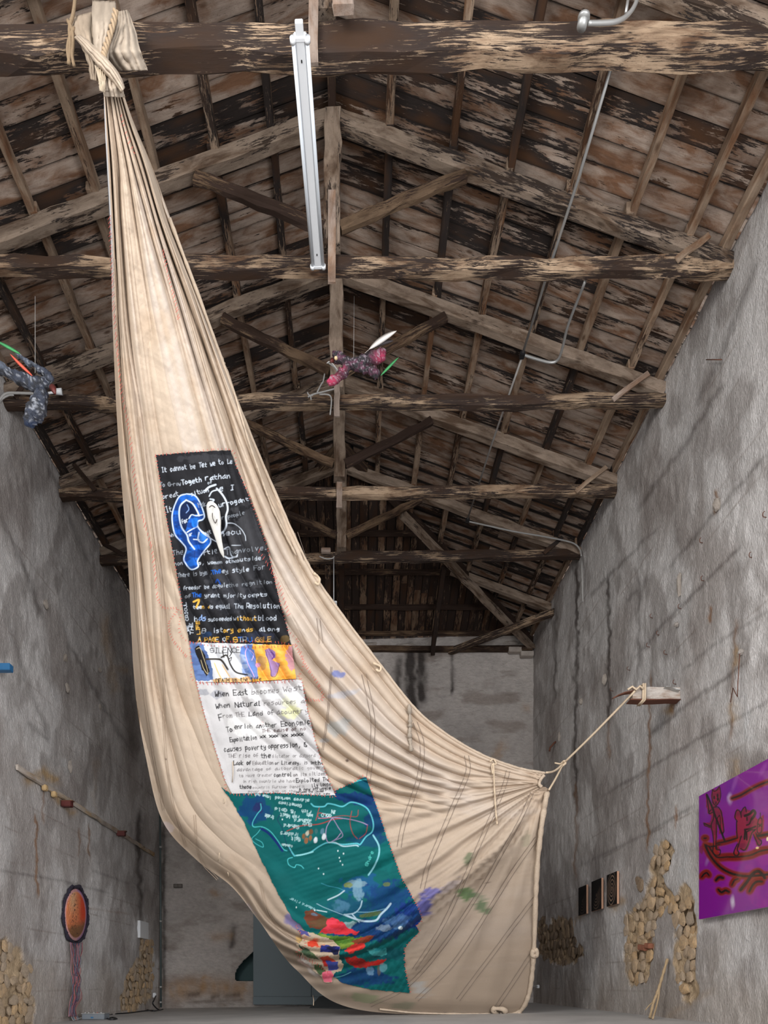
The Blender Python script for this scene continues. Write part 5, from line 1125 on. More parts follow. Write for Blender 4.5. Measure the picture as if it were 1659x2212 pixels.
tube('rope_branch', slack(KN, Vector(onto(1180, 1669, .02)), 8, .05), .02, M_ROPE, rp, 8)
tube('rope_branch', slack(KN, Vector(onto(1186, 1706, .02))), .02, M_ROPE, rp, 8)
kp = [KN + Vector((math.cos(i * 1.1) * .05, math.sin(i * .9) * .05, math.sin(i * 1.1 + .6) * .05)) for i in range(14)]
tube('rope_knot', kp, .022, M_ROPE, rp, 8)
tube('rope_end', [KN, W(1208, 1650, 13.7), W(1198, 1648, 13.7)], .016, M_ROPE, rp, 6)
xw = ((1383 - CX) * Yb_ / F); zc = (zt_ + zb_) / 2; hh = (zt_ - zb_) / 2 + .03
for dx_ in (0, .035):
    ring = [(xw + dx_ + .01 * math.sin(k), Yb_ + (.12 * c), zc + hh * s) for k, (c, s) in enumerate([(-1, -1), (-1, 1), (1, 1), (1, -1), (-1, -1)])]
    tube('rope_wrap', ring, .018, M_ROPE, rp, 6)
tube('rope_wrap', [W(1356, 1490, 12.36), W(1366, 1483, 12.36), W(1374, 1490, 12.34), W(1382, 1482, 12.36), W(1390, 1488, 12.36)], .02, M_ROPE, rp, 6)

# ---------------------------------------------------------------- fluorescent fixture between the two nearest tie beams
fa, fb = W(648, 98, 7.86), W(687, 566, 10.38)
zf = (fa.z + fb.z) / 2; fa.z = fb.z = zf
fx = thing('fluorescent_fixture', fa, 'long white twin-tube strip lamp hanging between the two nearest beams', 'lamp')
Mf, Lf = frame(fa, fb)
def floc(name, c, s, mat, bev=.004):
    V, Fc = box_geo(c, s, 0, bev); return mobj(name, V, Fc, mat, fx, M=Mf.copy())
floc('housing', (0, 0, .02), (Lf * .985, .115, .06), M_WHITE, .012)
for sy in (-1, 1):
    V, Fc = tube_geo([(-Lf / 2 + .03, sy * .08, -.005), (0, sy * .08, -.005), (Lf / 2 - .03, sy * .08, -.005)], .022, 14)
    o = mobj('lamp_tube', V, Fc, flat('opal_lamp_glass', lin(216, 222, 228), .15, 0, .01), fx, True, M=Mf.copy())
for sx_ in (-1, 1):
    for sy in (-1, 1):
        V, Fc = tube_geo([(sx_ * (Lf / 2 - .035), sy * .083, -.003), (sx_ * (Lf / 2 + .012), sy * .083, -.003)], .034, 14); mobj('tube_socket', V, Fc, M_WHITE, fx, True, M=Mf.copy())
    floc('end_cap', (sx_ * (Lf / 2 - .005), 0, .02), (.05, .15, .075), M_WHITE, .01)
    floc('screw', (sx_ * (Lf / 2 - .19), 0, -.012), (.028, .014, .01), M_BLACK, .002)
floc('junction_block', (-Lf / 2 - .07, 0, .02), (.12, .09, .05), M_WHITE, .006)
for y_ in (8.3, 10.2):
    xm = fa.x + (fb.x - fa.x) * (y_ - fa.y) / (fb.y - fa.y)
    box('mounting_strap', (xm, y_, zf + .14), (.03, .05, .22), M_GALV, fx)

# ---------------------------------------------------------------- conduits and small electrical fittings overhead
zp = ZC + 1972 * 8.62 / F
cd = thing('ceiling_conduit', W(1324, 150, 8.62), 'thin grey conduit running back over the beams, with a hooked branch', 'conduit')
def atz(px, py): Y = (zp - ZC) * F / (CY - py); return W(px, py, Y)
tube('pipe', [atz(1328, 120), atz(1250, 385), atz(1180, 600), atz(1129, 764)], .022, M_GALV, cd)
tube('pipe', [atz(1129, 768), atz(1062, 960), atz(1008, 1128)], .02, flat('old_grey_conduit', lin(140, 136, 132), .6, .3, .4, 5), cd)
tube('hooked_pipe', [tuple(p) for p in crom([atz(1129, 766), atz(1160, 776), atz(1190, 783), atz(1206, 776), atz(1216, 748), atz(1228, 700), atz(1264, 608)], 40)], .024, M_GALV, cd)
c = atz(1128, 767); box('junction_clamp', c, (.09, .12, .07), M_BLACK, cd, .01)
c = atz(1010, 1124); box('junction_clamp', c, (.09, .12, .07), M_BLACK, cd, .01)
cb = thing('slack_cable', W(1010, 1126, 17.5), 'slack grey cable drooping to the far right wall above the fifth beam', 'cable')
tube('cable', [tuple(p) for p in crom([W(1010,1126,17.3), W(1060,1137,17.5), W(1110,1148,17.6), W(1180,1160,17.65), W(1235,1172,17.7), W(1252,1186,17.7), W(1256,1202,17.6)], 30)], .02, M_CABLE, cb, 6)
tube('cable', [W(1256,1202,17.6), WR(1257, 1226, .12), WR(1259, 1300, .1)], .018, M_CABLE, cb, 6)
ps = thing('bent_pipe_socket', W(1262, 45, 8.0), 'round grey socket with bent pipe on the nearest beam, upper right', 'pipe')
tube('socket', [W(1256, 60, 8.02), W(1262, 34, 8.0)], [.055, .06], M_GALV, ps, 14)
tube('collar', [W(1261, 40, 7.98), W(1262, 32, 7.97)], [.07, .066], M_GALV, ps, 14)
tube('pipe', [tuple(p) for p in crom([W(1270,50,8.02), W(1300,50,8.05), W(1330,47,8.08), W(1352,36,8.1), W(1370,14,8.1), W(1382,-20,8.1)], 24)], .024, M_GALV, ps)
tube('pipe', [W(1352, 28, 8.15), W(1358, -10, 8.15)], .018, M_GALV, ps, 6)
wr_ = thing('frayed_wires', W(700, 850, 12.8), 'loose frayed grey wires on the third tie beam beside the centre post', 'wire')
for P in ([(665,858),(676,852),(700,846),(722,840)], [(664,848),(668,854),(676,854)], [(671,854),(672,864)], [(685,848),(694,830),(698,824),(701,808)], [(690,852),(706,852),(714,856),(716,868),(713,896)], [(708,783),(722,793),(728,802)]):
    tube('wire', [tuple(W(p[0], p[1], 12.78)) for p in crom(P, 12)], .014, M_CABLE, wr_, 6)
sl = thing('spotlight', W(125, 846, 12.8), 'small round white spotlight on the left end of the third tie beam', 'lamp')
tube('lamp_head', [W(118, 846, 12.8), W(134, 846, 12.8)], [.045, .055], M_WHITE, sl, 14); tube('lamp_stem', [W(100, 850, 12.82), W(120, 847, 12.8)], .02, M_WHITE, sl)
tube('supply_cable', [tuple(W(p[0], p[1], 12.82)) for p in crom([(-8,880),(2,860),(14,850),(36,849),(70,850),(104,850)], 20)], .022, M_CABLE, sl)
tube('supply_cable', [tuple(W(p[0], p[1], 12.84)) for p in crom([(-8,900),(0,868),(16,855),(30,853)], 14)], .018, M_CABLE, sl, 6)
pc = thing('pull_cord', W(722, 1302, 17.5), 'thin white pull cord with a small white handle under the farthest beam', 'cord')
tube('cord', [W(721, 1205, 17.84), W(721, 1298, 17.7)], .01, M_WHITE, pc, 5); box('handle', W(722, 1302, 17.7), (.14, .05, .08), M_WHITE, pc, .01); tube('handle_hook', [W(726, 1302, 17.68), W(727, 1310, 17.68), W(722, 1310, 17.68)], .02, M_WHITE, pc, 6)
sw = thing('cable_box', W(704, 1192, 17.6), 'pale box with coiled cable on the farthest tie beam', 'box')
box('box_body', W(704, 1190, 17.72), (.24, .1, .12), M_PALE, sw, .01)
tube('coil', [tuple(W(p[0], p[1], 17.6)) for p in crom([(690,1202),(704,1207),(718,1206),(722,1202)], 12)], .015, M_CABLE, sw, 6)

# ---------------------------------------------------------------- two hanging papier-mache figures
def figure(name, label, limbs, colf, depth, thread):
    t = thing(name, W(limbs[0][0][0][0], limbs[0][0][0][1], depth), label, 'sculpture')
    bm = bmesh.new()
    V = []; Fc = []
    for P, R, dz in limbs:
        Q = crom([(p[0], p[1]) for p in P], 40); rs = np.interp(np.linspace(0, 1, 40), np.linspace(0, 1, len(R)), R) * depth / F
        _s = np.linspace(0, 1, 40); e_ = np.sqrt(np.clip(1 - np.clip(1 - np.minimum(_s, 1 - _s) / .12, 0, 1) ** 2, .04, 1)); zs = np.interp(_s, [0, 1], dz)
        a, b = tube_geo([W(q[0], q[1], depth + zs[i]) for i, q in enumerate(Q)], list(rs * e_), 28, True, len(V)); V += a; Fc += b
    V = np.array(V); V += (np.stack([fbm(V[:, 0] * 16, V[:, 2] * 16, s, 5) for s in (1, 2, 3)], -1) - .5) * .09
    px, py = proj(V)
    o = mobj('figure_body', V, Fc, M_TINSEL, t, True, cols=colf(px, py))
    a, b = thread
    mobj_t = tube('hanging_thread', [W(a[0], a[1], depth), W(b[0], b[1], depth)], .0035, M_CABLE, t, 4)
    return t
def feather(t, a, b, depth, wpx, mat, bow=.12, quill=.2, nm='feather'):
    a = np.array(a, float); b = np.array(b, float); d = b - a; L = np.linalg.norm(d); d /= L; n = np.array((d[1], -d[0]))
    V = []; m = 14
    for i in range(m + 1):
        s = i / m; c = a + d * L * s + n * bow * L * math.sin(math.pi * s * .7) * .5
        w = wpx * (0.07 if s < quill else math.sin(math.pi * min(1, (s - quill) / (1 - quill) * .93 + .07)) ** .6)
        for k, dd in ((-1, 0), (-.15, -.012), (.15, -.012), (1, 0), (0, .008)):
            p = c + n * w * k / 2; V.append(tuple(W(p[0], p[1], depth + dd + .02 * s)))
    Fc = []
    for i in range(m):
        for k, k2 in ((0, 1), (1, 2), (2, 3), (3, 4), (4, 0)): Fc.append((i * 5 + k, i * 5 + k2, i * 5 + 5 + k2, i * 5 + 5 + k))
    return mobj(nm, V, Fc, mat, t, True)
def pinkc(px, py):
    n_ = fbm(px * .16, py * .16, 501, 4); C = np.ones(px.shape + (3,)) * np.array(lin(52, 48, 54))
    C = mixc(C, lin(120, 62, 92), .8 * sstep(.5, .62, n_)); f = np.maximum(np.exp(-((px - 826) ** 2 + (py - 772) ** 2) / 260), np.exp(-((px - 712) ** 2 + (py - 824) ** 2) / 500))
    f = np.maximum(f, .7 * np.exp(-((px - 740) ** 2 + (py - 796) ** 2) / 60))
    C = mixc(C, lin(212, 58, 104), np.clip(f * (1.1 - .3 * n_), 0, 1)); return mixc(C, lin(190, 176, 186), .8 * sstep(.64, .72, fbm(px * .7, py * .7, 503, 3)))
pf = figure('pink_figure', 'pink and black glittery winged figure with feathers hanging mid-air', [
    ([(719,772),(728,772),(742,777),(760,786),(782,790)], [9, 9, 9.5, 11, 12], (0, 0)),
    ([(770,787),(789,779),(812,770),(832,768)], [10, 11, 13, 12], (0, .04)),
    ([(772,790),(786,796),(804,802),(818,812)], [9, 8, 9, 9], (0, -.1)),
    ([(752,788),(745,804),(728,816),(708,827)], [10, 9.5, 9, 7], (0, -.08))], pinkc, 11.2, ((765, 640), (764, 782)))
M_FW = flat('white_feather', lin(214, 208, 202), .7, 0, .1, 30); M_FG = flat('green_feather', lin(62, 140, 84), .7, 0, .5, 8); M_FR = flat('red_feather', lin(206, 86, 66), .7, 0, .2, 10)
M_FD = flat('black_feather', lin(58, 52, 54), .7, 0, .2, 10)
feather(pf, (788, 763), (860, 719), 11.1, 13, M_FW, .16); feather(pf, (792, 758), (852, 742), 11.3, 10, M_FD, .25); feather(pf, (822, 812), (862, 772), 11.05, 6, M_FG, .03, .05)
tubes('eye', [([W(725, 773, 11.12), W(726, 774, 11.09)], .026)], flat('cream_bead', lin(206, 180, 140), .4), pf, 10)
tube('antenna', [tuple(W(p[0], p[1], 11.15)) for p in crom([(706,785),(712,781),(722,790),(734,806)], 10)], .008, M_CABLE, pf, 5)
tubes('beak', [([W(718, 779, 11.15), W(714, 781, 11.12)], [.04, .012])], M_DARKRED, pf, 8)
def bluec(px, py):
    n_ = fbm(px * .14, py * .14, 511, 4); C = np.ones(px.shape + (3,)) * np.array(lin(54, 62, 80)); C = mixc(C, lin(34, 38, 48), sstep(.48, .6, n_)); C = mixc(C, lin(56, 84, 132), .8 * sstep(905, 920, py))
    C = mixc(C, lin(120, 130, 148), sstep(95, 50, px) * sstep(800, 790, py) * .6)
    return mixc(C, lin(176, 180, 190), .85 * sstep(.64, .7, fbm(px * .45, py * .45, 513, 3)))
bf = figure('blue_figure', 'dark blue speckled figure with green and red feathers hanging at the left edge', [
    ([(-26,784),(0,796),(30,812),(60,824),(84,828),(108,830)], [11, 12, 11, 14, 14, 10], (0, 0)),
    ([(34,765),(54,777),(74,790),(98,808),(112,828)], [3.5, 4.5, 5.5, 8, 9], (.06, 0)),
    ([(96,840),(88,862),(76,888),(60,918)], [10, 15, 18, 14], (0, -.08))], bluec, 9.9, ((76, 640), (76, 806)))
feather(bf, (70, 812), (22, 763), 9.8, 7, M_FR, .05, .03); feather(bf, (44, 765), (-12, 736), 9.8, 8, M_FG, -.05, .02)
tubes('beak', [([W(114, 838, 9.85), W(119, 850, 9.8)], [.05, .015])], M_DARKRED, bf, 8)

# ---------------------------------------------------------------- left wall things
o = box('steel_beam_end', (XL + .12, 12.62, ZC + (CY - 1443) * 12.62 / F), (.42, .14, .125), M_BLUE, None, .008)
# open channel: a lip below and above
setprops(o, 'bright blue steel beam end jutting from the left wall at the picture edge', 'beam')
zl = ZC + (CY - 1657) * 13.4 / F
ld = thing('wall_ledge', (XL, 16.5, zl), 'sloping-looking ledge with ochre stains and rusty stubs along the left wall', 'ledge')
M_LEDGE = wood_mat('stained_ledge', lin(200, 192, 184), lin(190, 158, 110), lin(150, 138, 128), .22, (.8, 8, 8), None, .1)
timber('ledge_board', (XL + .05, 13.4, zl), (XL + .02, 22.6, zl), .05, .12, M_LEDGE, ld, seg=20, jit=.006)
for (x, y) in ((97, 1702), (117, 1716)):
    c = WLf(x, y, .08); box('ochre_block', c, (.10, .12, .12), M_OCHRE, ld, .015)
for (x, y, s_) in ((145, 1737, .16), (262, 1801, .15)):
    c = WLf(x, y, .14); box('rusty_stub', c, (.22, s_, .13), M_DARKRED, ld, .012)
    box('stub_plate', c + Vector((.02, -.02, .06)), (.26, s_ * .8, .02), M_RUST, ld)
# beaded oval with hanging threads
OC = (163.5, 1976); ov = thing('beaded_oval', WLf(163.5, 2040, .05), 'upright orange beaded oval with black furry rim and dangling threads', 'artwork')
nr, na_ = 46, 90; rrr = np.linspace(0, 1, nr)[:, None]; aa = np.linspace(0, 2 * np.pi, na_)[None, :]
px = OC[0] + 25 * rrr * np.cos(aa); py = OC[1] + 59 * rrr * np.sin(aa)
off = .09 + .10 * np.sqrt(np.clip(1 - rrr ** 2, 0, 1)) + 0 * aa + .02 * (fbm(px * .5, py * .5, 521) - .5)
Yv_ = (-XL - off) * F / (CX - px); V = np.stack([(px - CX) * Yv_ / F, Yv_, ZC + (CY - py) * Yv_ / F], -1)
C = np.ones(px.shape + (3,)) * np.array(lin(244, 140, 90)); g = fbm(px * .3, py * .3, 523)
C = mixc(C, lin(250, 74, 34), sstep(2, 16, px - OC[0] + 3 * (g - .5)) * sstep(40, 0, py - OC[1])); C = mixc(C, lin(252, 186, 140), .8 * sstep(12, 0, np.abs(px - OC[0] + 6)) * sstep(10, -30, py - OC[1]))
C = mixc(C, lin(122, 88, 52), .9 * sstep(8, 34, py - OC[1] + .3 * (px - OC[0]) + 14 * (g - .5))); C = mixc(C, lin(60, 36, 34), .9 * sstep(.6, .68, fbm(px * .6, py * .35, 525)) * sstep(9, 3, np.abs(px - OC[0] + 2 - 3 * np.sin(py * .1))))
C = mixc(C, lin(216, 160, 160), .9 * sstep(.82, .86, rrr + 0 * aa)); C = mixc(C, lin(150, 110, 170), .8 * sstep(.86, .9, rrr + 0 * aa) * sstep(0, 6, px - OC[0])); C = mixc(C, lin(40, 24, 40), sstep(.93, .96, rrr + 0 * aa))
bead = (np.sin(px * 2.6) * np.sin(py * 2.6)) * .5 + .5; C = np.clip(C * (.95 + .5 * bead)[..., None], 0, 1)
mobj('beaded_face', V.reshape(-1, 3), grid_faces(nr, na_)[:, ::-1].copy(), M_BEAD, ov, True, cols=C.reshape(-1, 3))
ring = []; rads = []
for k in range(121):
    a = 2 * math.pi * k / 120; w_ = 1 + .035 * math.sin(a * 9) + .02 * math.sin(a * 23)
    ring.append(WLf(OC[0] + 26 * w_ * math.cos(a), OC[1] + 61.5 * w_ * math.sin(a), .09)); rads.append(.03 * (1 + .35 * math.sin(k * 2.3) * .6 + .4 * abs(math.sin(a * 3.5))))
tube('furry_rim', ring, rads, flat('black_purple_fur', lin(40, 34, 48), .95, 0, .6, 60, .02), ov, 10)
tcol = [flat('pink_thread', lin(176, 116, 124), .8), flat('blue_grey_thread', lin(94, 104, 122), .8), flat('dark_purple_thread', lin(84, 58, 84), .8), flat('red_brown_thread', lin(160, 84, 84), .8)]
for k in range(20):
    x0 = OC[0] - 15 + 27 * (k / 19) + prng.uniform(-1, 1); y0_ = 2030 + 8 * math.cos((x0 - OC[0]) / 16); P = []
    for j in range(9):
        s = j / 8; cx = OC[0] + 2 + (x0 - OC[0]) * (1 - .45 * math.sin(math.pi * s)) + prng.uniform(-5.5, 5.5) * math.sin(math.pi * s) + (-(3 + k * .5) if s > .85 else 0)
        P.append(tuple(WLf(cx, y0_ + (2196 - y0_) * s, .10 + .06 * s + prng.uniform(0, .05))))
    o = tube('thread', [tuple(p) for p in crom(P, 26)], .0068, tcol[k % 4], ov, 4)
zfl = lambda x: floorz(x)
eb = thing('control_box', (-6.05, 16.3, zfl(-6.05)), 'small grey electronic box with cables on the floor under the beaded oval', 'device')
cbx = W(207, 2195, 16.3); cbx.z = zfl(cbx.x) + .075
box('case', cbx, (.52, .36, .13), flat('dull_grey_case', lin(122, 128, 134), .4, .2, .1, 8), eb, .012)
box('lid', cbx + Vector((0, 0, .072)), (.55, .38, .02), M_GALV, eb, .006)
for dx_ in (-.2, -.12, .0, .08, .17): box('indicator', cbx + Vector((dx_, -.12, .088)), (.022, .022, .014), M_WHITE if dx_ != .08 else M_THREAD_R, eb, .003)
box('blue_sticker', cbx + Vector((-.02, -.183, -.02)), (.06, .006, .03), M_BLUE, eb)
for k in range(6):
    a = cbx + Vector((-.27, -.05 + .02 * k, -.02)); b_ = WLf(158 + 2.4 * k, 2196, .18); b_.z = zfl(b_.x) + .02
    m_ = (a + b_) / 2 + Vector((-.05 * k * .4, -.15, -.03)); m_.z = zfl(m_.x) + .03
    tube('lead', [tuple(p) for p in crom([a, m_, b_ + Vector((.02, -.05, 0)), b_ + Vector((-.06, 0, .12))], 16)], .011, (tcol[k % 4] if k % 2 else M_CABLE), eb, 5)
fc = thing('floor_cable', (-5.4, 17.4, zfl(-5.4)), 'black power cable lying along the foot of the left wall', 'cable')
def gp(px, py, h=.015):
    d = (ZC - h + .0) ; Y = 17.0
    for _ in range(8):
        x = (px - CX) * Y / F; Y = (ZC - floorz(x) - h) * F / (py - CY)
    return W(px, py, Y)
for P in ([(228,2196),(236,2202),(252,2201),(245,2198),(232,2200)], [(229,2193),(250,2190),(280,2188),(310,2184),(332,2183)], [(318,2181),(330,2184),(345,2182),(352,2180)]):
    tube('cable', [tuple(p) for p in crom([tuple(gp(*p)) for p in P], 20)], .02, M_BLACK, fc, 6)
sk = WLf(331, 2150, .03)
box('plug', sk + Vector((.05, -.02, 0)), (.1, .12, .16), M_WHITE, fc, .015)
tube('cable', [tuple(p) for p in crom([sk + Vector((.1, -.05, -.02)), W(333, 2160, 21.2), W(330, 2168, 21.0), W(338, 2178, 21.2), gp(345, 2182)], 18)], .022, M_BLACK, fc, 6)
pnl = box('wall_panel', (XL + .05, (20.9 + 21.75) / 2, ZC + (CY - 2009) * 21.3 / F), (.10, .85, .52), M_WHITE, None, .008)
setprops(pnl, 'small blank white panel on the left wall near the corner', 'panel')
pp = thing('corner_pipe', W(346.5, 2178, 23.05), 'thin dark vertical pipe with clips in the back left corner', 'pipe')
tube('pipe', [W(345.5, 1700, 22.9), W(347, 1950, 22.9), W(347.5, 2176, 22.9)], .035, flat('dark_green_grey_pipe', lin(78, 88, 88), .5, .2, .2, 4), pp, 10)
for y in (1830, 1990, 2132, 2165):
    V, Fc = tube_geo([W(347, y - 2, 22.9), W(347, y + 2, 22.9)], .048, 12); mobj('pipe_clip', V, Fc, M_GALV, pp, True)
    tube('clip_stub', [W(347, y, 22.9), W(347, y, 23.3)], .02, M_GALV, pp, 6)
vt = thing('vent_plate', WB(384.5, 1913.5, .06), 'small dark double vent plate on the back wall left of the door', 'vent')
c = WB(384.5, 1913.5, .08); box('plate', c, (.30, .03, .125), flat('dark_bronze', lin(58, 50, 44), .5, .3, .1), vt, .006)
for dx_ in (-.068, .068):
    box('vent_panel', c + Vector((dx_, -.018, 0)), (.115, .012, .085), flat('grille_grey', lin(118, 110, 102), .6, .2, .1), vt, .003)
    for dz in (-.02, .02): box('vent_slat', c + Vector((dx_, -.026, dz)), (.10, .008, .008), M_BLACK, vt)

# ---------------------------------------------------------------- door on the back wall
xl_, xr_ = WB(548, 2100, 0).x, WB(800, 2100, 0).x
dr = thing('door_1', (xl_, 23.3, floorz(xl_)), 'tall slate-grey steel door on the back wall behind the cloth', 'door'); dr['kind'] = 'structure'
zdt = 4.4; ym = lambda x: 23.0 - .0606 * x - .12
def dpanel(name, xa, xb, za, zb, th, mat, fwd=0):
    xm = (xa + xb) / 2; return box(name, (xm, ym(xm) - fwd, (za + zb) / 2), (xb - xa, th, zb - za), mat, dr, .012, Matrix.Rotation(-.0605, 4, 'Z'))
dpanel('door_leaf', xl_ + .01, (xl_ + xr_) / 2, .30, zdt, .10, M_SLATE); dpanel('door_leaf', (xl_ + xr_) / 2 + .01, xr_, .30, zdt, .10, M_SLATE)
dpanel('kick_plate', xl_ + .005, xr_, .03, .295, .12, M_SLATE, .01)
rmp = thing('leaning_board', gp(716, 2172), 'dark grey board lying on the floor by the foot of the door', 'board')
a_ = [gp(668, 2178, 0), gp(800, 2181, 0), gp(800, 2175, 0), gp(686, 2175, 0)]
bt = [a_[0] + Vector((.02, .02, .03)), a_[1] + Vector((0, 0, .05)), a_[2] + Vector((0, -.05, .5)), a_[3] + Vector((.06, -.05, .34))]
mobj('board_wedge', [tuple(v) for v in a_ + bt], [(0, 3, 2, 1), (4, 5, 6, 7), (0, 1, 5, 4), (1, 2, 6, 5), (2, 3, 7, 6), (3, 0, 4, 7)], flat('dark_grey_board', lin(72, 76, 78), .6, 0, .1, 2), rmp)

# ---------------------------------------------------------------- right wall things
def vpanel(name, pxl, pxr, yl, yr, side, label, th=.045, seed=0, kind='rings'):
    Xf = XR - th - .04
    Yf, Yn = Xf * F / (pxl - CX), Xf * F / (pxr - CX)
    zt = ZC + (CY - yr[0]) * Yn / F; zb2 = ZC + (CY - yr[1]) * Yn / F
    zt2 = ZC + (CY - yl[0]) * Yf / F; zb3 = ZC + (CY - yl[1]) * Yf / F; zt = (zt + zt2) / 2; zb2 = (zb2 + zb3) / 2
    t = thing(name, (XR - .03, (Yf + Yn) / 2, zb2), label, 'artwork', 'square panels on the right wall')
    box('panel_board', (Xf + .005 + th / 2, (Yf + Yn) / 2, (zt + zb2) / 2), (th, Yf - Yn, zt - zb2), side, t, .003)
    n_ = 110; a, b_ = np.meshgrid(np.linspace(0, 1, n_), np.linspace(0, 1, n_), indexing='ij')
    r_ = np.hypot((a - .5) * 1.05, (b_ - .5) * .95) + .035 * (fbm(a * 3, b_ * 3, seed) - .5) * 2
    ang_ = np.arctan2(b_ - .5, a - .5)
    rg = np.sin(r_ * 62 + ang_ * 1.0 + 3 * fbm(a * 4, b_ * 4, seed + 1)); vis = {1: .25, 2: .6, 3: 1}[seed]
    C = np.ones(a.shape + (3,)) * np.array(lin(24, 21, 21)); msk = sstep(.2, .8, rg) * vis * sstep(.56, .40, r_) * (sstep(-.1, .5, np.sin(ang_ + 2.4)) if seed < 3 else 1)
    C = mixc(C, lin(150, 124, 104), np.clip(msk * (.5 + .6 * fbm(a * 9, b_ * 9, seed + 3)), 0, 1)); C = mixc(C, lin(110, 88, 74), .7 * vis * sstep(.08, .04, r_))
    V = np.stack([Xf + 0 * a, Yf + (Yn - Yf) * a, zb2 + (zt - zb2) * b_], -1)
    mobj('panel_face', V.reshape(-1, 3), grid_faces(n_, n_), M_PATCH, t, False, cols=C.reshape(-1, 3))
M_PINE = flat('pale_pine_edge', lin(176, 136, 110), .7, 0, .1, 4)
vpanel('carved_panel', 1249.5, 1266.5, (1917, 1978), (1912.5, 1974), M_PINE, 'nearly black square panel, farthest of the three in a row', seed=1)
vpanel('carved_panel', 1277.5, 1299, (1904, 1968), (1897.5, 1964), M_PINE, 'black square panel with half-ring drawing, middle of the three in a row', seed=2)
vpanel('carved_panel', 1310.5, 1332.5, (1890, 1958), (1882.5, 1953), M_PINE, 'black square panel with brown concentric rings, nearest of the three in a row', seed=3)
# large glossy painting
Xp = XR - .12; Yfar = Xp * F / (1510 - CX); Ynear = 8.45; zpt = ZC + (CY - 1720) * Yfar / F; zpb = ZC + (CY - 1986) * Yfar / F
pt = thing('purple_painting', (XR - .05, Yfar, zpb), 'large glossy purple painting of figures in a boat at the right edge', 'painting')
box('stretcher_edge', (Xp + .035, (Yfar + Ynear) / 2, (zpt + zpb) / 2), (.06, Yfar - Ynear, zpt - zpb), flat('lilac_canvas_edge', lin(176, 140, 168), .6), pt, .004)
PUR = lin(124, 14, 136)
cv = Canvas(1500, 1480, 1830, 2080, 1.6, PUR); n_ = fbm(cv.X * .012, cv.Y * .008, 601, 4); cv.a = mixc(cv.a, lin(98, 4, 140), sstep(.5, .7, n_) * .6); cv.a = mixc(cv.a, lin(150, 30, 140), .6 * sstep(.55, .7, fbm(cv.X * .02, cv.Y * .02, 603)))
for b in [(1577,1725,9,18,lin(196,170,206),.75,0,1),(1583,1948,7,20,lin(206,196,214),.85,0,2),(1528,1860,6,16,lin(150,110,170),.6,.3,3),(1588,1690,7,30,lin(160,90,170),.5,.3,4),(1650,1660,8,30,lin(160,80,170),.5,.5,5),(1530,1740,12,40,lin(124,60,150),.6,.2,6)]: cv.blob(*b[:5], b[5], b[6], b[7] + 610, .9, .2)
RD = lin(116, 14, 14); OR = lin(140, 52, 24); BK = lin(16, 10, 16)
def halo(P, w=3, h_=11):
    cv.curve(P, h_ + 3, OR, .35, 6); cv.curve(P, h_, RD, .8, 5)
    INKS.append((P, w))
INKS = []
def zz(L): return [(1490 + x / 5.82, 1620 + y / 5.82) for x, y in L]
halo(zz([(190,1190),(250,1215),(320,1210)]), 2.8); halo(zz([(340,1175),(460,1150),(590,1110)]), 3); halo(zz([(850,1080),(930,1070),(1100,1030)]), 5)
halo(zz([(240,1210),(300,1300),(350,1350),(480,1345),(600,1345),(760,1325),(880,1275),(1000,1250),(1400,1180)]), 3, 15)
halo(zz([(200,1210),(260,1330),(380,1470),(520,1550),(680,1585),(840,1580),(980,1565),(1300,1520)]), 4.5, 12)
halo(zz([(530,610),(640,570),(760,500),(880,440),(1000,395),(1200,340)]), 3.2, 9)
halo(zz([(150,1600),(180,1560),(215,1545),(245,1580)]), 3); halo(zz([(330,1640),(370,1600),(420,1610)]), 4.5, 8); halo(zz([(530,1700),(565,1640),(610,1620)]), 2.6); halo(zz([(360,1755),(400,1790),(450,1765),(495,1785)]), 4, 10); halo(zz([(640,1760),(720,1660),(790,1560),(860,1525),(910,1560),(945,1610)]), 5.5, 11); halo(zz([(750,1780),(800,1690),(850,1655),(910,1655)]), 4, 13)
halo(zz([(180,1110),(210,1110)]), 3); cv.blob(1516, 1836, 5, 12, RD, .7)
# standing cat-eared rower
cv.poly(zz([(285,490),(330,510),(375,455),(395,560),(385,650),(330,720),(400,760),(430,900),(435,1040),(370,1060),(350,900),(340,1180),(390,1250),(370,1320),(300,1320),(295,1080),(260,980),(180,960),(170,910),(260,920),(280,830),(225,800),(195,560),(240,600),(290,690),(275,600)]), RD, .85, 1.2, 21, lin(140, 24, 18))
for P, w_ in (([(285,500),(282,560),(285,640),(330,700),(375,640),(392,560),(375,460),(350,500),(310,520),(288,495)], 1.6), ([(215,560),(260,660),(330,850),(390,1010),(440,1140)], 4), ([(210,570),(225,640),(240,760),(245,800),(290,785)], 2), ([(270,750),(240,790)], 1.6), ([(300,720),(360,720),(400,790),(415,900),(430,1020),(410,1050)], 2), ([(340,870),(380,830),(390,1000),(420,1060)], 1.8), ([(300,740),(300,860),(270,950),(290,1050),(300,1180),(295,1300),(370,1320),(385,1260),(330,1240),(335,1080),(335,900)], 2), ([(180,920),(240,950),(275,960)], 2.4), ([(180,920),(190,950),(260,975)], 1.6), ([(345,1240),(340,1200),(385,1190)], 1.8)):
    INKS.append((zz(P), w_))
for x, y, w_ in ((308,600,3), (352,575,3), (355,620,3.4), (330,668,1.5)): INKS.append((zz([(x, y - 14), (x, y + 10)]), w_))
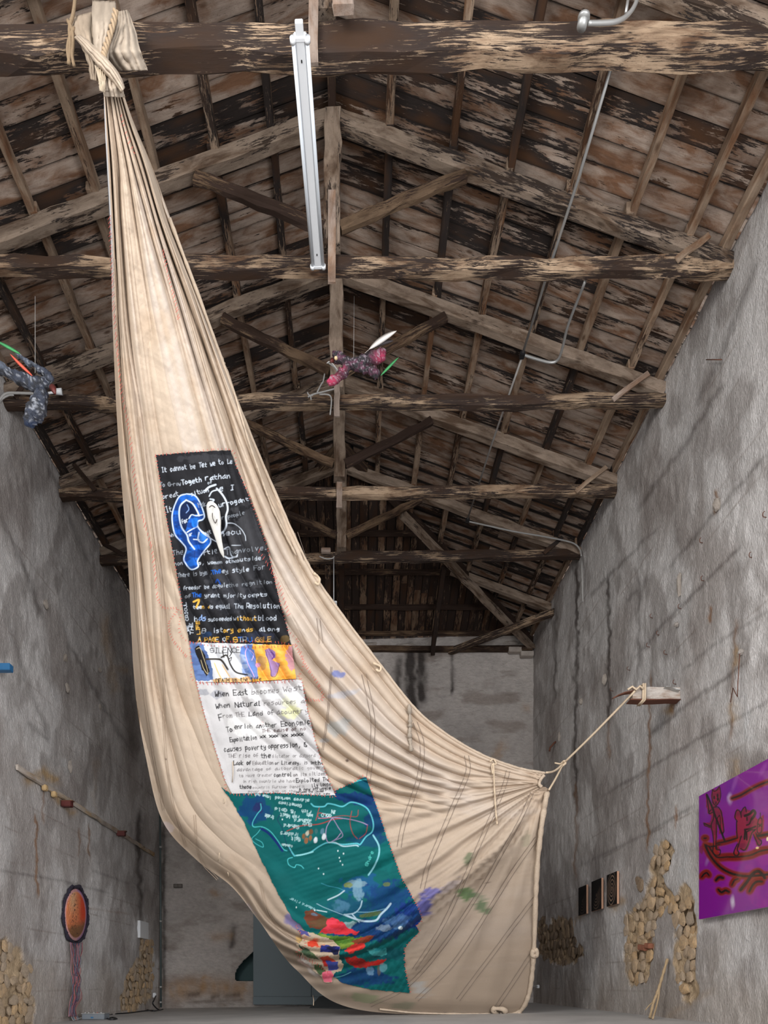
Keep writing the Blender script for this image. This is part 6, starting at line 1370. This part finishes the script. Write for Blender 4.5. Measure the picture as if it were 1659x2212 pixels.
# seated long-snouted figure with round ears
cv.poly(zz([(565,790),(600,740),(650,770),(690,720),(740,760),(830,740),(835,820),(860,880),(930,800),(940,900),(920,1030),(850,1040),(830,1060),(900,1130),(900,1210),(850,1200),(790,1060),(720,1270),(620,1260),(590,1340),(550,1320),(560,1250),(600,1180),(585,1000),(590,900),(560,850)]), RD, .85, 1.5, 22, lin(142, 26, 20))
for P, w_ in (([(600,900),(570,850),(580,780),(610,755),(640,790),(650,850)], 2), ([(640,800),(670,740),(700,720),(712,780)], 2), ([(590,900),(590,1000),(600,1110)], 2.2), ([(695,830),(760,800),(800,760),(825,790),(810,830),(780,870)], 5), ([(780,860),(750,930),(715,945)], 2.4), ([(690,1000),(760,990),(830,960)], 3), ([(700,1040),(760,1010),(830,1000)], 2.4), ([(700,1010),(690,1120)], 4), ([(715,1030),(720,1130)], 3), ([(650,1080),(620,1180),(600,1250),(620,1300),(590,1330),(560,1310),(560,1270),(600,1180)], 2.2), ([(640,1240),(690,1260),(730,1200),(780,1050),(820,1010)], 2.2), ([(800,1060),(850,1170),(870,1200),(900,1180),(900,1140),(870,1120),(830,1040)], 2.2), ([(890,790),(890,850),(910,880),(900,1030),(850,1030),(860,900),(885,850)], 1.8), ([(860,930),(900,960)], 1.8), ([(865,970),(905,930)], 1.8)):
    INKS.append((zz(P), w_))
INKS.append((zz([(720,850), (722,885)]), 2.4))
cv.poly(zz([(1040,700),(1120,660),(1200,720),(1220,900),(1180,1100),(1060,1120),(1010,950)]), RD, .85, 2, 23)
INKS.append((zz([(1050,720),(1120,680),(1190,740),(1210,900),(1170,1080),(1070,1100),(1030,950),(1050,720)]), 2.4)); INKS.append((zz([(1100,800),(1150,850),(1120,950)]), 2))
for P, w_ in INKS: cv.curve(P, w_, BK, .95, 1.2)
cv.blob(1636, 1831, 4, 3, lin(250, 220, 150), .9, 0, 5); cv.blob(1658, 1812, 3, 5, lin(255, 240, 190), .9, 0, 6)
ny_, nz_ = 430, 300; a, b_ = np.meshgrid(np.linspace(0, 1, ny_), np.linspace(0, 1, nz_), indexing='ij')
Yq = Yfar + (Ynear - Yfar) * a; Zq = zpb + (zpt - zpb) * b_; px = CX + F * Xp / Yq; py = CY - F * (Zq - ZC) / Yq
V = np.stack([Xp - .002 + 0 * a, Yq, Zq], -1)
mobj('painted_face', V.reshape(-1, 3), grid_faces(ny_, nz_), M_GLOSSART, pt, True, cols=cv.sample(px, py).reshape(-1, 3))
# forked stick
sk_ = thing('forked_stick', gp(1406, 2200), 'thin forked wooden stick leaning on the right wall', 'stick')
M_STICK = flat('dry_wood_stick', lin(150, 128, 98), .85, 0, .35, 14, .01)
tube('stick', [tuple(p) for p in crom([W(1442,2071,12.75), W(1432,2105,12.75), W(1424,2132,12.73), W(1417,2152,12.72), W(1411,2168,12.7), gp(1404,2199,.02)], 26)], [.026 * (1 + .2 * math.sin(i * 2.1)) for i in range(26)], M_STICK, sk_)
tube('fork', [tuple(p) for p in crom([W(1424,2132,12.73), W(1423,2150,12.7), W(1419,2170,12.66), gp(1410,2201,.02)], 16)], .017, M_STICK, sk_)
tube('twig', [W(1413, 2162, 12.7), W(1402, 2172, 12.68), W(1394, 2182, 12.66)], .01, M_STICK, sk_, 5)
so = thing('wall_socket', WR(1161, 2131, .06), 'small white socket with a cable low on the right wall behind the cloth', 'socket')
box('socket_body', WR(1161, 2131, .08), (.08, .2, .1), M_WHITE, so, .012)
tube('socket_cable', [tuple(p) for p in crom([WR(1161, 2131, .14), WR(1155, 2130, .25), WR(1150, 2133, .3), WR(1148, 2140, .2)], 12)], .012, M_CABLE, so, 5)
